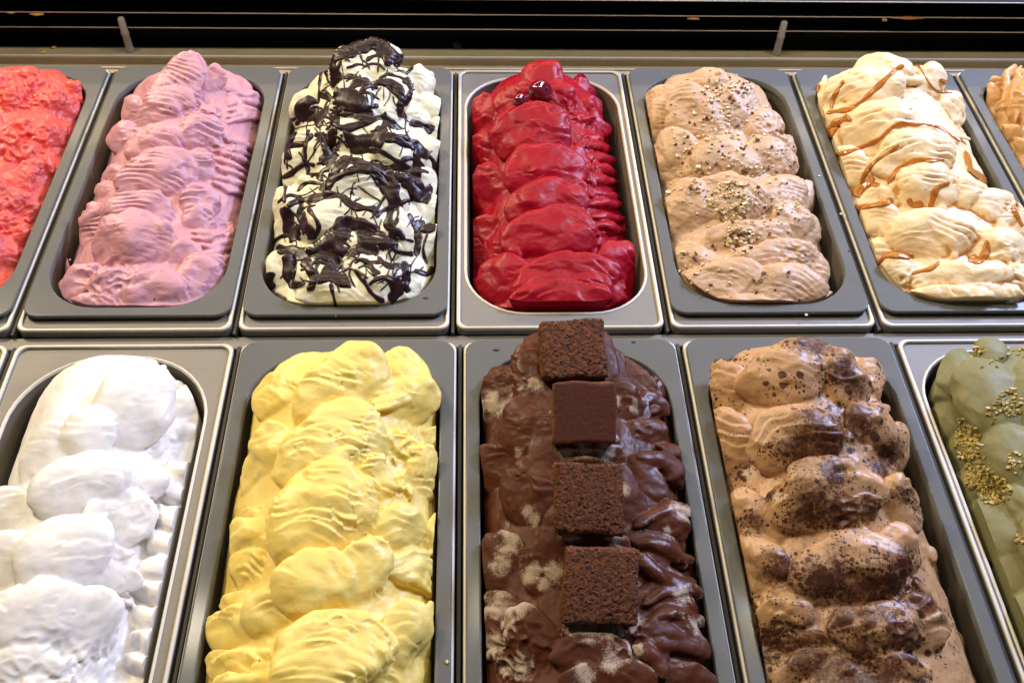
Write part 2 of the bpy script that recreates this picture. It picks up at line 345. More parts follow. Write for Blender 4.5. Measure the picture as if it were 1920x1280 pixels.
class Mound:
    def __init__(s, pan, crop, zr, zf, seed=1, wid=.86, edge=-.012, peak=.12, lmb=0., shelf=None):
        s.p = pan; s.crop = crop; s.zr = zr + .004; s.zf = zf + .003; s.wid = wid; s.edge = edge; s.peak = peak; s.lmb = lmb; s.shelf = shelf
        s.V = []; s.F = []; s.n = 0; s.SC = []; s.TORN = []; s.rng = np.random.RandomState(seed)
        s.base()
    def H(s, v):
        ridge = s.zr + (s.zf - s.zr) * np.clip((v - s.peak) / (1 - s.peak), 0, 1)
        rise = np.clip((v + .02) / (s.peak + .02), 0, 1) ** .6
        fall = 1 - np.clip((v - .93) / .1, 0, 1) ** 2 * .6
        return ridge * rise * fall
    def z(s, x, y):
        p = s.p; u = (x - p['x']) / (p['hx'] * s.wid) - s.lmb; v = (p['y0'] - y) / (p['y0'] - p['y1'])
        au = np.minimum(np.abs(u), 1.25)
        prof = np.where(au < 1, (1 - au ** 2.4), -(au - 1) * 2.5)
        z = s.edge + (s.H(v) - s.edge) * prof
        return z if s.shelf is None else np.maximum(z, np.where(u > 0, s.shelf, -9.))
    def base(s):
        p = s.p; cx = p['x']; cy = (p['y0'] + p['y1']) / 2; hx = p['hx'] * (.97 if s.shelf is not None else min(.97, s.wid + .06)); hy = (p['y0'] - p['y1']) / 2 - .003
        nr, na = 26, 96; V = []
        a = np.linspace(0, 2 * math.pi, na, endpoint=False)
        ca, sa = np.cos(a), np.sin(a); e = 4.0
        k = (np.abs(ca) ** e + np.abs(sa) ** e) ** (-1 / e)
        for lvl in ('t', 'b'):
            rs = np.linspace(.02, 1, nr) if lvl == 't' else np.linspace(1, .02, 3)
            for r in rs:
                X = cx + hx * r * k * ca; Y = cy + hy * r * k * sa
                Z = s.z(X, Y) if lvl == 't' else np.full(na, -.06)
                V.append(np.stack([X, Y, np.maximum(Z, -.055)], 1) if lvl == 't' else np.stack([X, Y, Z], 1))
        f = []; m = len(V)
        for j in range(m - 1):
            for i in range(na): f.append((j*na+i, (j+1)*na+i, (j+1)*na+(i+1) % na, j*na+(i+1) % na))
        f.append(tuple(range(na))); f.append(tuple(range((m-1)*na, m*na))[::-1])
        s.add(np.vstack(V), f)
    def add(s, V, F):
        s.V.append(V); s.F += [tuple(i + s.n for i in f) for f in F]; s.n += len(V)
    def px(s, x, y):
        ox, oy, sc = s.crop; return ox + x / sc, oy + y / sc
    def hit(s, x, y):               # crop coordinates -> point on the base mound
        X, Y = s.px(x, y); d = ray(X, Y)
        t0 = (.16 - CAM_P[2]) / d[2]; t1 = (-.05 - CAM_P[2]) / d[2]
        t = np.linspace(t0, t1, 260); P = CAM_P + d * t[:, None]
        g = P[:, 2] - s.z(P[:, 0], P[:, 1])
        neg = np.where(g < 0)[0]
        i = neg[0] if len(neg) and g[neg[0]] < 0 else int(np.argmin(g))
        return P[i]
    def frame(s, P, ang):
        e = .004
        n = np.array([-(s.z(P[0]+e, P[1]) - s.z(P[0]-e, P[1])) / (2*e), -(s.z(P[0], P[1]+e) - s.z(P[0], P[1]-e)) / (2*e), 1.])
        n[:2] = np.clip(n[:2], -1.1, 1.1)
        n = n / np.linalg.norm(n); v = CAM_P - P; v /= np.linalg.norm(v)
        n = n * .75 + v * .35; n /= np.linalg.norm(n)
        x = CAM_R[:, 0] - n * (CAM_R[:, 0] @ n); x /= np.linalg.norm(x); y = np.cross(n, x)
        a = R(ang); X = x * math.cos(a) + y * math.sin(a); Y = -x * math.sin(a) + y * math.cos(a)
        return X, Y, n
    def ppm(s, P, d):
        return max(np.linalg.norm(project(P + d * .001) - project(P)) / .001 * s.crop[2], 500 * s.crop[2])
    def scoop(s, x, y, rw, rh, ang=0, n=1, dx=0, dy=0, thick=.44, lift=0., rough=.09, ridge=0, rdir=0., tilt=20., arc=None):
        if arc is None: rw, rh, lift, thick = rw * 1.12, rh * 1.28, lift * .8, (min(thick, .62) * .80 if tilt else thick)
        for i in range(n):
            P = s.hit(x + dx * i, y + dy * i); X, Y, Nn = s.frame(P, ang)
            g = 1 + .05 * i
            a = rw * g / s.ppm(P, X); b = rh * g / s.ppm(P, Y); c = thick * min(a, b) * 1.0
            ct, st_ = math.cos(R(tilt)), math.sin(R(tilt)); Y, Nn = Y * ct + Nn * st_, Nn * ct - Y * st_
            P = P + Nn * (lift - i * .0016)
            s.SC.append((P, X, Y, Nn, a, b, c, (1. if s.rng.rand() < .6 else .3) if arc is None else arc, s.rng.rand()))
            U = UNIT.copy(); sd = s.rng.rand(6) * 6.3
            d = (np.sin(U[:, 0]*2.6+sd[0]) * np.sin(U[:, 1]*2.9+sd[1]) + .6*np.sin(U[:, 2]*3.4+U[:, 0]*3.1+sd[2]) + .35*np.sin(U[:, 0]*6.1+U[:, 1]*5.3+sd[3])*np.cos(U[:, 2]*5+sd[4]))
            rr = 1 + rough * d
            W = U * rr[:, None] * np.array([a, b, c])
            if ridge:
                w = W[:, 0] * math.cos(R(rdir)) + W[:, 1] * math.sin(R(rdir)) + .12 * (W[:, 1] * math.cos(R(rdir)) - W[:, 0] * math.sin(R(rdir))) ** 2 / max(a, b)
                W += U * (ridge * (np.abs(np.sin(w / .0042 * math.pi + sd[5])) - .5))[:, None]
            s.add(P + W[:, :1] * X + W[:, 1:2] * Y + W[:, 2:] * Nn, UFACES)
    def strip(s, pts, w, lift=.001, hgt=1.1, taper=.45):
        c = spline(pts, 22); P = np.array([s.hit(*q) for q in c])
        for _ in range(3): P[1:-1] = (P[:-2] + 2 * P[1:-1] + P[2:]) / 4
        m = 12; V = []
        for i in range(len(P)):
            t = P[min(i+1, len(P)-1)] - P[max(i-1, 0)]; t /= np.linalg.norm(t) + 1e-9
            _, _, Nn = s.frame(P[i], 0); side = np.cross(t, Nn); side /= np.linalg.norm(side) + 1e-9; up = np.cross(side, t)
            q = i / (len(P) - 1); r = w / s.ppm(P[i], side) * max(.08, (math.sin(math.pi * min(max(q, .01), .99))) ** taper)
            r *= 1 + .12 * math.sin(q * 9 + pts[0][0])
            for j in range(m):
                a = 2 * math.pi * j / m; V.append(P[i] + up * lift + side * r * math.cos(a) + up * r * hgt * math.sin(a))
        f = []
        for i in range(len(P) - 1):
            for j in range(m): f.append((i*m+j, i*m+(j+1) % m, (i+1)*m+(j+1) % m, (i+1)*m+j))
        f.append(tuple(range(m))[::-1]); f.append(tuple(range((len(P)-1)*m, len(P)*m)))
        s.add(np.array(V), f)
    def comb(s, a0, a1, b0, b1, n, w, sag=18, lift=.001, jit=5):
        for i in range(n):
            t = (i + .5) / n; A = np.array(a0) * (1-t) + np.array(a1) * t; B = np.array(b0) * (1-t) + np.array(b1) * t
            A = A + s.rng.randn(2) * jit; B = B + s.rng.randn(2) * jit; Mi = (A + B) / 2 + np.array([s.rng.randn() * jit, -sag + s.rng.randn() * jit])
            s.strip([tuple(A), tuple(Mi), tuple(B)], w * (.85 + .4 * s.rng.rand()), lift)
    def torn(s, x, y, r, n, size=14):
        for i in range(n):
            a = s.rng.rand() * 6.28; q = r * math.sqrt(s.rng.rand())
            if i == 0: s.TORN.append((s.hit(x, y), r / s.ppm(s.hit(x, y), CAM_R[:, 0]) * 1.25))
            if i % 2: continue
            z = size * (.6 + .9 * s.rng.rand())
            s.scoop(x + q * math.cos(a), y + q * math.sin(a), z * (1 + s.rng.rand()), z * .8, s.rng.rand() * 180, thick=.4, lift=.001 + .003 * s.rng.rand(), rough=.25, tilt=s.rng.uniform(-40, 40), arc=.2)
    def fill(s, n, r0, r1, lift=0.):
        p = s.p
        for i in range(n):
            u = s.rng.uniform(-.80, .80); v = s.rng.uniform(.06, .97)
            x = p['x'] + u * p['hx']; y = p['y0'] + v * (p['y1'] - p['y0']); P = np.array([x, y, float(s.z(x, y))])
            q = project(P); ox, oy, sc = s.crop
            r = s.rng.uniform(r0, r1) * sc / 2.0
            s.scoop((q[0]-ox)*sc, (q[1]-oy)*sc, r * 1.2, r * .9, s.rng.uniform(-40, 40), thick=.6, lift=lift, rough=.1)
    def build(s, name, mat, label, voxel=.00100, smooth=4, big=(.0012, .016), fine=(.0004, .004), warp=.0036, arcs=.0009, tear=.0026, wave=.0056, spread=.40, top=None, small=.12):
        RV = np.vstack(s.V)
        RV = RV + warp * np.stack([fbm(RV / .028 + 5), fbm(RV / .028 + 55), .7 * fbm(RV / .028 + 105)], 1) + warp * small * np.stack([pnoise(RV / .010 + 5), pnoise(RV / .010 + 55), pnoise(RV / .010 + 105)], 1)
        me = bpy.data.meshes.new('raw'); me.from_pydata(RV.tolist(), [], s.F); me.update()
        o = bpy.data.objects.new('raw', me); COL.objects.link(o)
        m = o.modifiers.new('r', 'REMESH'); m.mode = 'VOXEL'; m.voxel_size = voxel
        m = o.modifiers.new('s', 'SMOOTH'); m.factor = .5; m.iterations = smooth
        for i, (st, sz) in enumerate((big, fine)):
            if st <= 0: continue
            tx = bpy.data.textures.new('clouds', 'CLOUDS'); tx.noise_scale = sz; tx.noise_depth = 2
            m = o.modifiers.new('d%d' % i, 'DISPLACE'); m.texture = tx; m.strength = st * 1.25; m.mid_level = .5; m.texture_coords = 'GLOBAL'
        dg = bpy.context.evaluated_depsgraph_get(); ev = o.evaluated_get(dg)
        new = bpy.data.meshes.new_from_object(ev)
        bpy.data.objects.remove(o); bpy.data.meshes.remove(me)
        nv = len(new.vertices); co = np.empty(nv * 3, np.float32); new.vertices.foreach_get('co', co); co = co.reshape(-1, 3)
        # spatula ridges: arcs about a pivot of the scoop each vertex belongs to
        nn = np.empty(nv * 3, np.float32); new.vertices.foreach_get('normal', nn) if False else new.vertex_normals.foreach_get('vector', nn); nn = nn.reshape(-1, 3)
        best = np.full(nv, .16); arc = np.zeros(nv); amp = np.zeros(nv); lat = np.zeros(nv); rim = np.zeros(nv); sect = np.ones(nv); wv = np.full(nv, wave)
        for (P, X, Y, Nn, a_, b_, c_, am, rd) in s.SC:
            q = co - P; near = np.where((np.abs(q) < 1.3 * max(a_, b_, c_)).all(axis=1))[0]
            if not len(near): continue
            q = q[near]; u, v, w = q @ X / a_, q @ Y / b_, q @ Nn / c_
            dist = np.abs(np.sqrt(u*u + v*v + w*w) - 1); ok = dist < best[near]; ii = near[ok]
            best[ii] = dist[ok]
            du = (u[ok] + .5 - .6 * rd) * a_; dv = (v[ok] + 1.1 + .5 * rd) * b_
            arc[ii] = np.sqrt(du*du + dv*dv) + rd * 3.1; lat[ii] = np.arctan2(dv, du) * max(a_, b_) * 1.2; amp[ii] = am; rim[ii] = np.sqrt(u[ok]**2 + v[ok]**2); sect[ii] = np.clip((v[ok] + .45 * u[ok] + .35) * 1.6, .12, 1); wv[ii] = wave * (.8 + .9 * ((rd * 7.3) % 1))
        ph = arc / wv + .8 * pnoise(co / .02 + 31); fr = ph - np.floor(ph)
        saw = np.where(fr < .8, fr / .8, (1 - fr) / .2) - .5
        mask = np.clip(pnoise(co / .022 + 71) * 1.4 + .6, 0, 1) * amp * sect
        co += nn * (saw * mask * arcs * 2)[:, None].astype(np.float32)
        for P, rr in s.TORN:
            d = np.linalg.norm((co - P) * [1, 1, .7], axis=1) / rr; ii = np.where(d < 1)[0]
            if not len(ii): continue
            t_ = 1 - np.abs(pnoise(co[ii] / .0085 + 9)) * 1.8 - .25 * np.abs(pnoise(co[ii] / .004 + 3))
            co[ii] += nn[ii] * ((t_ - .45) * tear * np.minimum(1, (1 - d[ii]) * 2.2))[:, None]
        if top is not None:          # settle the heap so that its peak has the height it has in the photograph
            def peak_px(f):
                c = co.copy(); c[:, 2] = np.where(c[:, 2] > 0, c[:, 2] * f, c[:, 2]); q = (c - CAM_P) @ CAM_R
                return (640 - CAM_F * q[:, 1] / -q[:, 2]).min()
            lo, hi = .3, 1.8
            for _ in range(14):
                mid = (lo + hi) / 2
                if peak_px(mid) < top: hi = mid
                else: lo = mid
            f_ = max(.55, min(1.4, mid)); print(name, 'height factor', round(f_, 2))
            co[:, 2] = np.where(co[:, 2] > 0, co[:, 2] * f_, co[:, 2])
        # below and just above the rim the gelato stays inside the pan opening
        p = s.p; cx = p['x']; cy = (p['y0'] + p['y1']) / 2; hx = p['hx'] - .0050; hy = (p['y0'] - p['y1']) / 2 - .0050; r = p['r'] - .002
        q = co[:, :2] - [cx, cy]; sg = np.sign(q); aq = np.abs(q)
        inner = np.array([hx - r, hy - r]); d = np.maximum(aq - inner, 0); ln = np.linalg.norm(d, axis=1)
        ra = r + np.maximum(0, co[:, 2] - .003) * spread
        bad = ln > ra
        d2 = d * (ra / np.maximum(ln, 1e-9))[:, None]
        aq[bad] = (np.minimum(aq, inner) + d2)[bad]
        co[:, :2] = aq * sg + [cx, cy]
        ed = np.empty(len(new.edges) * 2, np.int32); new.edges.foreach_get('vertices', ed); ea, eb = ed[::2], ed[1::2]
        deg = np.maximum(np.bincount(ea, minlength=nv) + np.bincount(eb, minlength=nv), 1); sm = co.astype(float)
        for _ in range(9):
            sm = np.stack([(np.bincount(ea, sm[eb, k_], nv) + np.bincount(eb, sm[ea, k_], nv)) / deg for k_ in range(3)], 1)
        cav = ((sm - co) * nn).sum(1) * 1000          # millimetres; positive in creases, negative on crests
        for _ in range(2): cav = (np.bincount(ea, cav[eb], nv) + np.bincount(eb, cav[ea], nv)) / deg
        org = np.array([cx, cy, 0], np.float32); co -= org
        new.vertices.foreach_set('co', co.ravel()); new.update()
        for nm, val in (('arc', arc), ('arc_amp', mask * .6 + .4 * amp), ('lat', lat), ('rim', rim), ('cav', cav)):
            at = new.attributes.new(nm, 'FLOAT', 'POINT'); at.data.foreach_set('value', val.astype(np.float32))
        new.polygons.foreach_set('use_smooth', [True] * len(new.polygons))
        new.materials.clear(); new.materials.append(mat); new.name = name
        ob = bpy.data.objects.new(name, new); COL.objects.link(ob); ob.location = org
        tag(ob, label, 'gelato', 'gelato mounds in the pans')
        s.ob = ob; s.co = co + org
        nf = len(new.polygons); 
        s.bvh = BVHTree.FromPolygons([tuple(c) for c in s.co.tolist()], [tuple(pl.vertices) for pl in new.polygons])
        return ob
    def cast(s, x, y):             # crop coordinates -> (point, normal) on the finished surface
        X, Y = s.px(x, y); d = ray(X, Y); h = s.bvh.ray_cast(Vector(CAM_P), Vector(d))
        return (np.array(h[0]), np.array(h[1])) if h[0] is not None else None
    def spots(s, name, lst):       # point attribute: 1 near each (x,y,r) spot
        val = np.zeros(len(s.co), np.float32)
        for x, y, r in lst:
            h = s.cast(x, y)
            if h is None: continue
            P, n = h; rr = r / s.ppm(P, CAM_R[:, 0])
            val = np.maximum(val, np.clip(1.3 - np.linalg.norm(s.co - P, axis=1) / rr, 0, 1))
        at = s.ob.data.attributes.new(name, 'FLOAT', 'POINT'); at.data.foreach_set('value', val)

def ribbons(m, name, strokes, mat, label=None, thick=.0011, jump=.015, seed=5, gain=1.35):
    """sauce strands laid on the finished gelato; stroke = (points, width) in crop coordinates"""
    rng = np.random.RandomState(seed); V, F = [], []
    for pts, w in strokes:
        L_ = sum(math.dist(pts[i], pts[i+1]) for i in range(len(pts)-1)); n = max(8, int(L_ / 3.2)); C = 7 if w < 14 else 13
        c = spline(pts, n); ph = rng.rand(4) * 6.28
        rows = []; w = w * gain
        for i in range(n):
            t = c[min(i+1, n-1)] - c[max(i-1, 0)]; t = t / (np.linalg.norm(t) + 1e-9); nn = np.array([-t[1], t[0]])
            q = i / (n - 1)
            ww = w * (1 + .22 * math.sin(q * L_ / 21 + ph[0]) + .14 * math.sin(q * L_ / 9 + ph[1])) * (min(1, .5 + math.sin(math.pi * min(max(q, 0.), 1.)) * 3))
            off = .25 * w * math.sin(q * L_ / 26 + ph[2])
            row = []
            for j in range(C):
                s_ = -1 + 2 * j / (C - 1); h = m.cast(*(c[i] + nn * (s_ * ww / 2 + off)))
                if h is None: row.append(None); continue
                P, N_ = h
                k = min(thick, .0005 + ww * 3.0e-5)
                row.append(P + N_ * (k * (1 - s_ ** 4) - .0003 * (abs(s_) > .99)))
            ok_ = [j for j in range(C) if row[j] is not None]
            row = None if not ok_ else [row[min(ok_, key=lambda q_: abs(q_ - j))] + (0 if row[j] is not None else (j - min(ok_, key=lambda q_: abs(q_ - j))) * 1e-5) for j in range(C)]
            rows.append(row)
        prev = None
        for row in rows:
            if row is None: prev = None; continue
            base = len(V); V += row
            if prev is not None:
                if True:
                    for j in range(C-1): F.append((prev+j, base+j, base+j+1, prev+j+1))
            prev = base
    # drop quads stretched across a gap between two lobes
    F2 = []
    for f in F:
        a, b, c_, d = [V[i] for i in f]
        if max(np.linalg.norm(a-b), np.linalg.norm(b-c_), np.linalg.norm(c_-d), np.linalg.norm(d-a)) < jump: F2.append(f)
    org = np.array(m.ob.location)
    if not F2: return None
    if len(strokes) == 1:          # one stroke stays one unbroken piece: keep its longest run
        par = list(range(len(V)))
        def root(a):
            while par[a] != a: par[a] = par[par[a]]; a = par[a]
            return a
        for f in F2:
            for q_ in f[1:]: par[root(q_)] = root(f[0])
        cnt = {}
        for f in F2: cnt[root(f[0])] = cnt.get(root(f[0]), 0) + 1
        big_ = max(cnt, key=cnt.get); F2 = [f for f in F2 if root(f[0]) == big_]
        use = sorted({i for f in F2 for i in f}); mp = {v_: i for i, v_ in enumerate(use)}; V = [V[i] for i in use]; F2 = [tuple(mp[i] for i in f) for f in F2]
    o = mesh_obj(name, np.array(V) - org, F2, mat, m.ob)
    if label: o['label'] = label
    return o

def crumbs(m, name, spots, mats, size=(.0008, .0022), seed=3, label=None):
    """small angular chopped pieces resting on the gelato: spot = (x,y,radius,count) in crop coordinates"""
    rng = np.random.RandomState(seed); V, F, MI = [], [], []
    for x, y, r, n in spots:
        for _ in range(n):
            a = rng.rand() * 6.28; q = r * rng.rand() ** .6
            h = m.cast(x + q * math.cos(a), y + q * math.sin(a))
            if h is None or h[0][2] < -.004: continue
            P, N_ = h; sz = rng.uniform(*size) * (1 if rng.rand() > .12 else 1.5)
            ax = rng.randn(3); ax /= np.linalg.norm(ax); rot = np.array(Matrix.Rotation(rng.rand() * 6.28, 3, Vector(ax)))
            c8 = np.array([(i, j, k) for i in (-1, 1) for j in (-1, 1) for k in (-1, 1)], float) * (1 + .5 * (rng.rand(8, 3) - .5)) * np.array([1, .75, .5]) * sz * .55
            b0 = len(V); V += list(c8 @ rot.T + P + N_ * sz * .3)
            for f in ((0,1,3,2), (4,6,7,5), (0,4,5,1), (2,3,7,6), (0,2,6,4), (1,5,7,3)): F.append(tuple(b0 + i for i in f)); 
            MI += [rng.choice(len(mats), p=[.72, .28] if len(mats) == 2 else None)] * 6
    o = mesh_obj(name, np.array(V) - np.array(m.ob.location), F, mats[0], m.ob, False)
    for mm in mats[1:]: o.data.materials.append(mm)
    o.data.polygons.foreach_set('material_index', MI)
    o['kind'] = 'stuff'
    if label: o['label'] = label
    return o
# ---- coral
m = Mound(PANS['coral'], (0, 100, 2.909), .034, .0, 11, wid=.98)
for a in [(20,170,110,70),(110,110,110,45),(240,270,75,100,-30),(60,260,80,90,20),(400,215,70,45,-20),(360,310,70,70),(250,470,90,80,20),(110,430,80,70),(290,400,70,50),(120,560,90,60),(110,690,80,100,-20),(230,650,60,80),
          (30,820,90,80,-30),(150,860,80,70),(60,980,90,80),(20,1120,90,80),(-60,500,120,140),(-80,800,120,160),(-60,250,100,120),(-100,1100,120,140)]: m.scoop(*a[:4], *(a[4:] or (0,)), rough=.2, thick=.5)
m.torn(160,200,140,14,26); m.torn(120,500,150,14,24); m.torn(60,900,140,12,24); m.fill(26, 12, 26)
m.build('coral_gelato', gelato_mat('coral_gelato', (.80,.09,.06), (.74,.13,.12), .33, .25, (1,.35,.2), .35, mottled=30), 'ragged coral red gelato cut off by the left edge of the photo', big=(.002,.012), fine=(.0008,.004), top=124, arcs=.0005)
# ---- pink
m = Mound(PANS['pink'], (0, 0, 2.), .040, .002, 2, wid=.88, lmb=.02)
m.scoop(655,320,88,125,-12, thick=.75, lift=.004); m.scoop(705,238,72,52, lift=.010, thick=.8); m.scoop(795,275,40,55, lift=.008)
m.scoop(600,400,85,80,-10, n=2, dx=18, dy=-14); m.scoop(510,440,55,80); m.scoop(470,520,55,60); m.scoop(575,530,95,70, lift=.002); m.scoop(740,500,90,75, lift=.003, ridge=.0008)
m.scoop(735,610,62,62,20, lift=.006); m.scoop(560,660,115,82,10, n=3, dx=17, dy=-8, lift=.006); m.scoop(430,660,50,42); m.scoop(400,715,42,34)
m.scoop(515,790,135,72,4, lift=.006); m.scoop(745,755,72,62,20, lift=.005); m.scoop(480,905,125,95,0, lift=.007, n=2, dx=20, dy=-8); m.scoop(350,890,52,110,4, lift=-.002); m.scoop(600,920,55,80, lift=.006, ridge=.0008)
m.scoop(740,830,60,60); m.scoop(690,970,60,60); m.scoop(320,1080,85,70); m.scoop(430,1075,90,62,10, lift=.002); m.scoop(580,1085,105,72, lift=.001); m.scoop(725,1065,72,80,0, n=3, dx=20, dy=-6, lift=.001); m.scoop(240,1040,20,70,15); m.scoop(350,1140,100,30)
m.comb((830,300),(850,470),(975,345),(985,480), 6, 14, 6, lift=.002); m.comb((800,470),(780,690),(960,560),(925,770), 7, 16, 2, lift=.002); m.comb((710,840),(720,1050),(900,830),(870,1010), 6, 17, -10, lift=.002)
m.torn(740,420,70,14,20); m.torn(840,560,60,8,20); m.torn(820,860,60,8,18); m.torn(400,1050,110,12,18); m.fill(22, 16, 30)
m.build('pink_gelato', gelato_mat('pink_gelato', (.64,.315,.36), (.59,.315,.40), .38, .3, (1,.5,.4), .22, speck=[(160,.16,(.16,.03,.05))]), 'dusty pink berry gelato heaped in rounded scoops with tiny dark flecks', big=(.0012,.014), top=94, arcs=.0010)
# ---- stracciatella
m = Mound(PANS['strac'], (430, 0, 2.), .048, .004, 3, wid=.95)
for a in [(520,225,105,80,0),(460,270,70,90,0),(585,385,80,105,-12),(470,400,85,110,0),(295,410,52,70,0),(345,320,28,30,0),(705,310,55,60,0),(745,410,60,50,0),(770,520,40,60,0),(500,500,120,65,0),(280,560,60,60,0),(250,650,55,80,0),(335,590,45,80,0),(625,560,90,70,0),(740,600,60,70,0),
          (480,690,115,85,10),(605,730,60,80,0),(705,720,70,80,0),(750,810,50,60,0),(390,830,115,80,5),(225,840,50,100,0),(520,840,80,70,0),(615,900,60,90,0),(735,940,50,80,0),(470,940,150,60,0),(205,1030,55,65,0),(330,1050,85,70,0),(500,1010,90,60,0),(400,1100,140,50,0),(560,1070,90,80,0),(665,1070,50,60,0)]:
    m.scoop(*a, lift=.004 if 350 < a[0] < 640 else .001, thick=.7, rough=.1)
m.fill(26, 14, 26)
m.build('stracciatella_gelato', gelato_mat('cream_gelato', (.84,.80,.55), (.88,.86,.70), .38, .3, (1,.9,.6), .2), 'tall cream gelato streaked all over with dark chocolate', big=(.0016,.014), top=70, arcs=.0006)
mt, N, L, b = new_mat('dark_chocolate'); b.inputs['Base Color'].default_value = (.022,.0075,.0085,1); b.inputs['Roughness'].default_value = .34; b.inputs['Specular IOR Level'].default_value = .35
g = noise(N, L, 300, 3, .5, obj_coord(N)); bump(N, L, b, g.outputs[0], .15, .0006); M['choco'] = mt
st = [([(385,330),(400,230),(470,150),(560,150),(630,220),(660,290)],44),([(430,160),(500,170),(560,180),(620,230)],40),([(380,320),(420,390),(400,440),(380,470)],20),([(420,410),(470,330),(520,300),(600,320),(650,370),(640,440)],24),([(460,330),(465,400),(455,440)],85),([(410,430),(480,420),(560,400)],14),
      ([(320,370),(290,410),(320,450)],40),([(340,350),(380,390),(350,440),(330,480)],20),([(340,480),(370,560),(400,600),(370,640)],50),([(400,480),(460,470),(560,450),(600,450),(660,500)],20),([(440,540),(500,520),(580,540)],60),([(560,470),(600,520),(650,540),(700,540),(740,600)],26),([(480,580),(560,560),(640,620),(720,640)],16),
      ([(350,720),(390,640),(470,605),(560,640),(620,700),(630,800)],32),([(370,700),(420,650),(490,640)],18),([(340,680),(360,640),(440,610)],16),([(620,610),(660,680),(690,710),(760,720)],44),([(690,560),(710,660),(720,760)],24),([(560,640),(600,760),(610,850),(650,900)],24),([(220,780),(300,740),(400,740),(480,770),(560,800)],20),
      ([(230,780),(220,850),(250,900)],42),([(270,770),(290,850),(300,900)],26),([(300,780),(330,850),(310,900)],14),([(320,930),(400,890),(480,860),(560,900),(580,940)],60),([(380,940),(480,930),(560,950)],34),([(180,950),(260,940),(340,960),(430,980)],34),([(210,950),(240,1040),(260,1080)],36),([(270,960),(310,1020),(295,1090)],24),
      ([(340,1030),(390,1050),(440,1030)],56),([(385,1060),(390,1110),(395,1160)],11),([(470,1010),(520,1080),(580,1130)],14),([(600,1050),(640,1100),(600,1130)],34),([(650,980),(660,1060),(680,1090)],20),([(690,850),(740,860),(760,820)],34),([(680,800),(700,880),(710,960)],18),([(740,870),(730,930),(740,990)],9),([(430,640),(520,650),(560,700)],10),
      ([(150,1020),(150,1060),(170,1080)],26),([(240,480),(230,540),(220,600)],18),([(210,640),(215,700),(205,760)],12),([(690,1020),(740,1030),(760,1000)],16),([(680,450),(720,470),(760,500)],22),([(650,300),(690,340),(660,400)],24),([(720,560),(760,600),(770,660)],12),([(300,480),(280,560),(300,650)],12),
      ([(560,960),(600,1000),(640,1000),(670,1040)],13),([(440,950),(520,980),(600,990)],10),([(200,560),(270,540),(310,500)],14),([(430,820),(500,830),(560,870)],16),([(600,860),(620,930),(690,960)],14)]
rg = random.Random(4)
for i in range(120):        # thin zigzag strands, thrown from a spoon
    y0 = rg.uniform(180, 1060); hw = 60 + min(1, (y0 - 150) / 300) * 200; cx = 490 - (y0 - 200) * .05
    x0 = cx + rg.uniform(-1, 1) * hw; a = rg.gauss(-1.1, .6) if rg.random() < .6 else rg.gauss(-2.1, .4); l = rg.uniform(40, 120)
    pts = [(x0 + math.cos(a) * l * t + rg.uniform(-9, 9), y0 - math.sin(a) * l * t + rg.uniform(-9, 9)) for t in (-.5, -.2, .1, .5)]
    st.append((pts, rg.choice((3, 4, 4, 5, 6, 9))))
for i in range(52):         # broader curved licks that follow the scoops
    y0 = rg.uniform(150, 1060); hw = 60 + min(1, (y0 - 150) / 300) * 190; x0 = 490 - (y0 - 200) * .05 + rg.uniform(-1, 1) * hw
    l = rg.uniform(50, 130); d = rg.choice((-1, 1)); a = rg.gauss(0, .25)
    pts = [(x0 + l * t, y0 + d * l * t * a + rg.uniform(.2, .5) * l * (4 * t * t) * .6) for t in (-.5, -.25, 0, .25, .5)]
    st.append((pts, rg.uniform(7, 14)))
for p_, w_ in st:
    if w_ >= 12: ribbons(m, 'chocolate_drizzle', [(p_, w_ * 1.12)], M['choco'], seed=int(p_[0][0]))
o = ribbons(m, 'chocolate_strands', [q for q in st if q[1] < 12], M['choco'], 'fine dark chocolate strands'); o['kind'] = 'stuff'
# ---- red
m = Mound(PANS['red'], (840, 80, 2.286), .024, .0, 4, wid=.90, edge=-.03)
m.scoop(410,150,85,80,0, lift=.006, thick=.8); m.scoop(340,250,110,90,-10, lift=.004); m.scoop(470,220,80,70, lift=.002)
m.scoop(350,390,135,115,22, lift=.004, n=2, dx=25, dy=-18, thick=.55); m.scoop(400,560,140,105,22, lift=.005, n=2, dx=20, dy=-16, thick=.55); m.scoop(420,680,150,90,20, lift=.004, thick=.5); m.scoop(430,820,165,95,14, lift=.006, n=2, dx=20, dy=-12, thick=.55)
m.scoop(500,1000,200,90,12, lift=.004, thick=.5); m.scoop(480,1110,200,80,10, lift=.002, n=2, dx=10, dy=-30); m.scoop(260,1040,110,110,0); m.scoop(290,930,36,90,-10, lift=.004)
for a in [(160,360,72,110),(160,500,72,90),(180,660,92,110),(140,850,85,85),(115,980,55,100),(200,980,50,100),(140,1080,70,60)]: m.scoop(*a, 0, lift=-.003)
for a in [(590,190,55,55),(610,290,55,55),(640,360,50,40),(560,520,60,60),(540,640,60,50),(560,770,50,50)]: m.scoop(*a, 0, rough=.14)
m.comb((560,400),(600,880),(710,450),(770,890), 9, 23, 4, lift=.001); m.scoop(780,880,55,110,0, lift=-.004); m.scoop(720,990,90,110,-10, lift=-.002); m.scoop(660,1090,100,70, lift=-.001)
m.torn(540,300,50,10,22); m.torn(600,430,50,10,20); m.torn(620,540,45,10,20); m.torn(600,660,45,8,18); m.torn(620,830,50,8,18); m.torn(700,1040,60,10,16); m.torn(400,120,60,10,22)
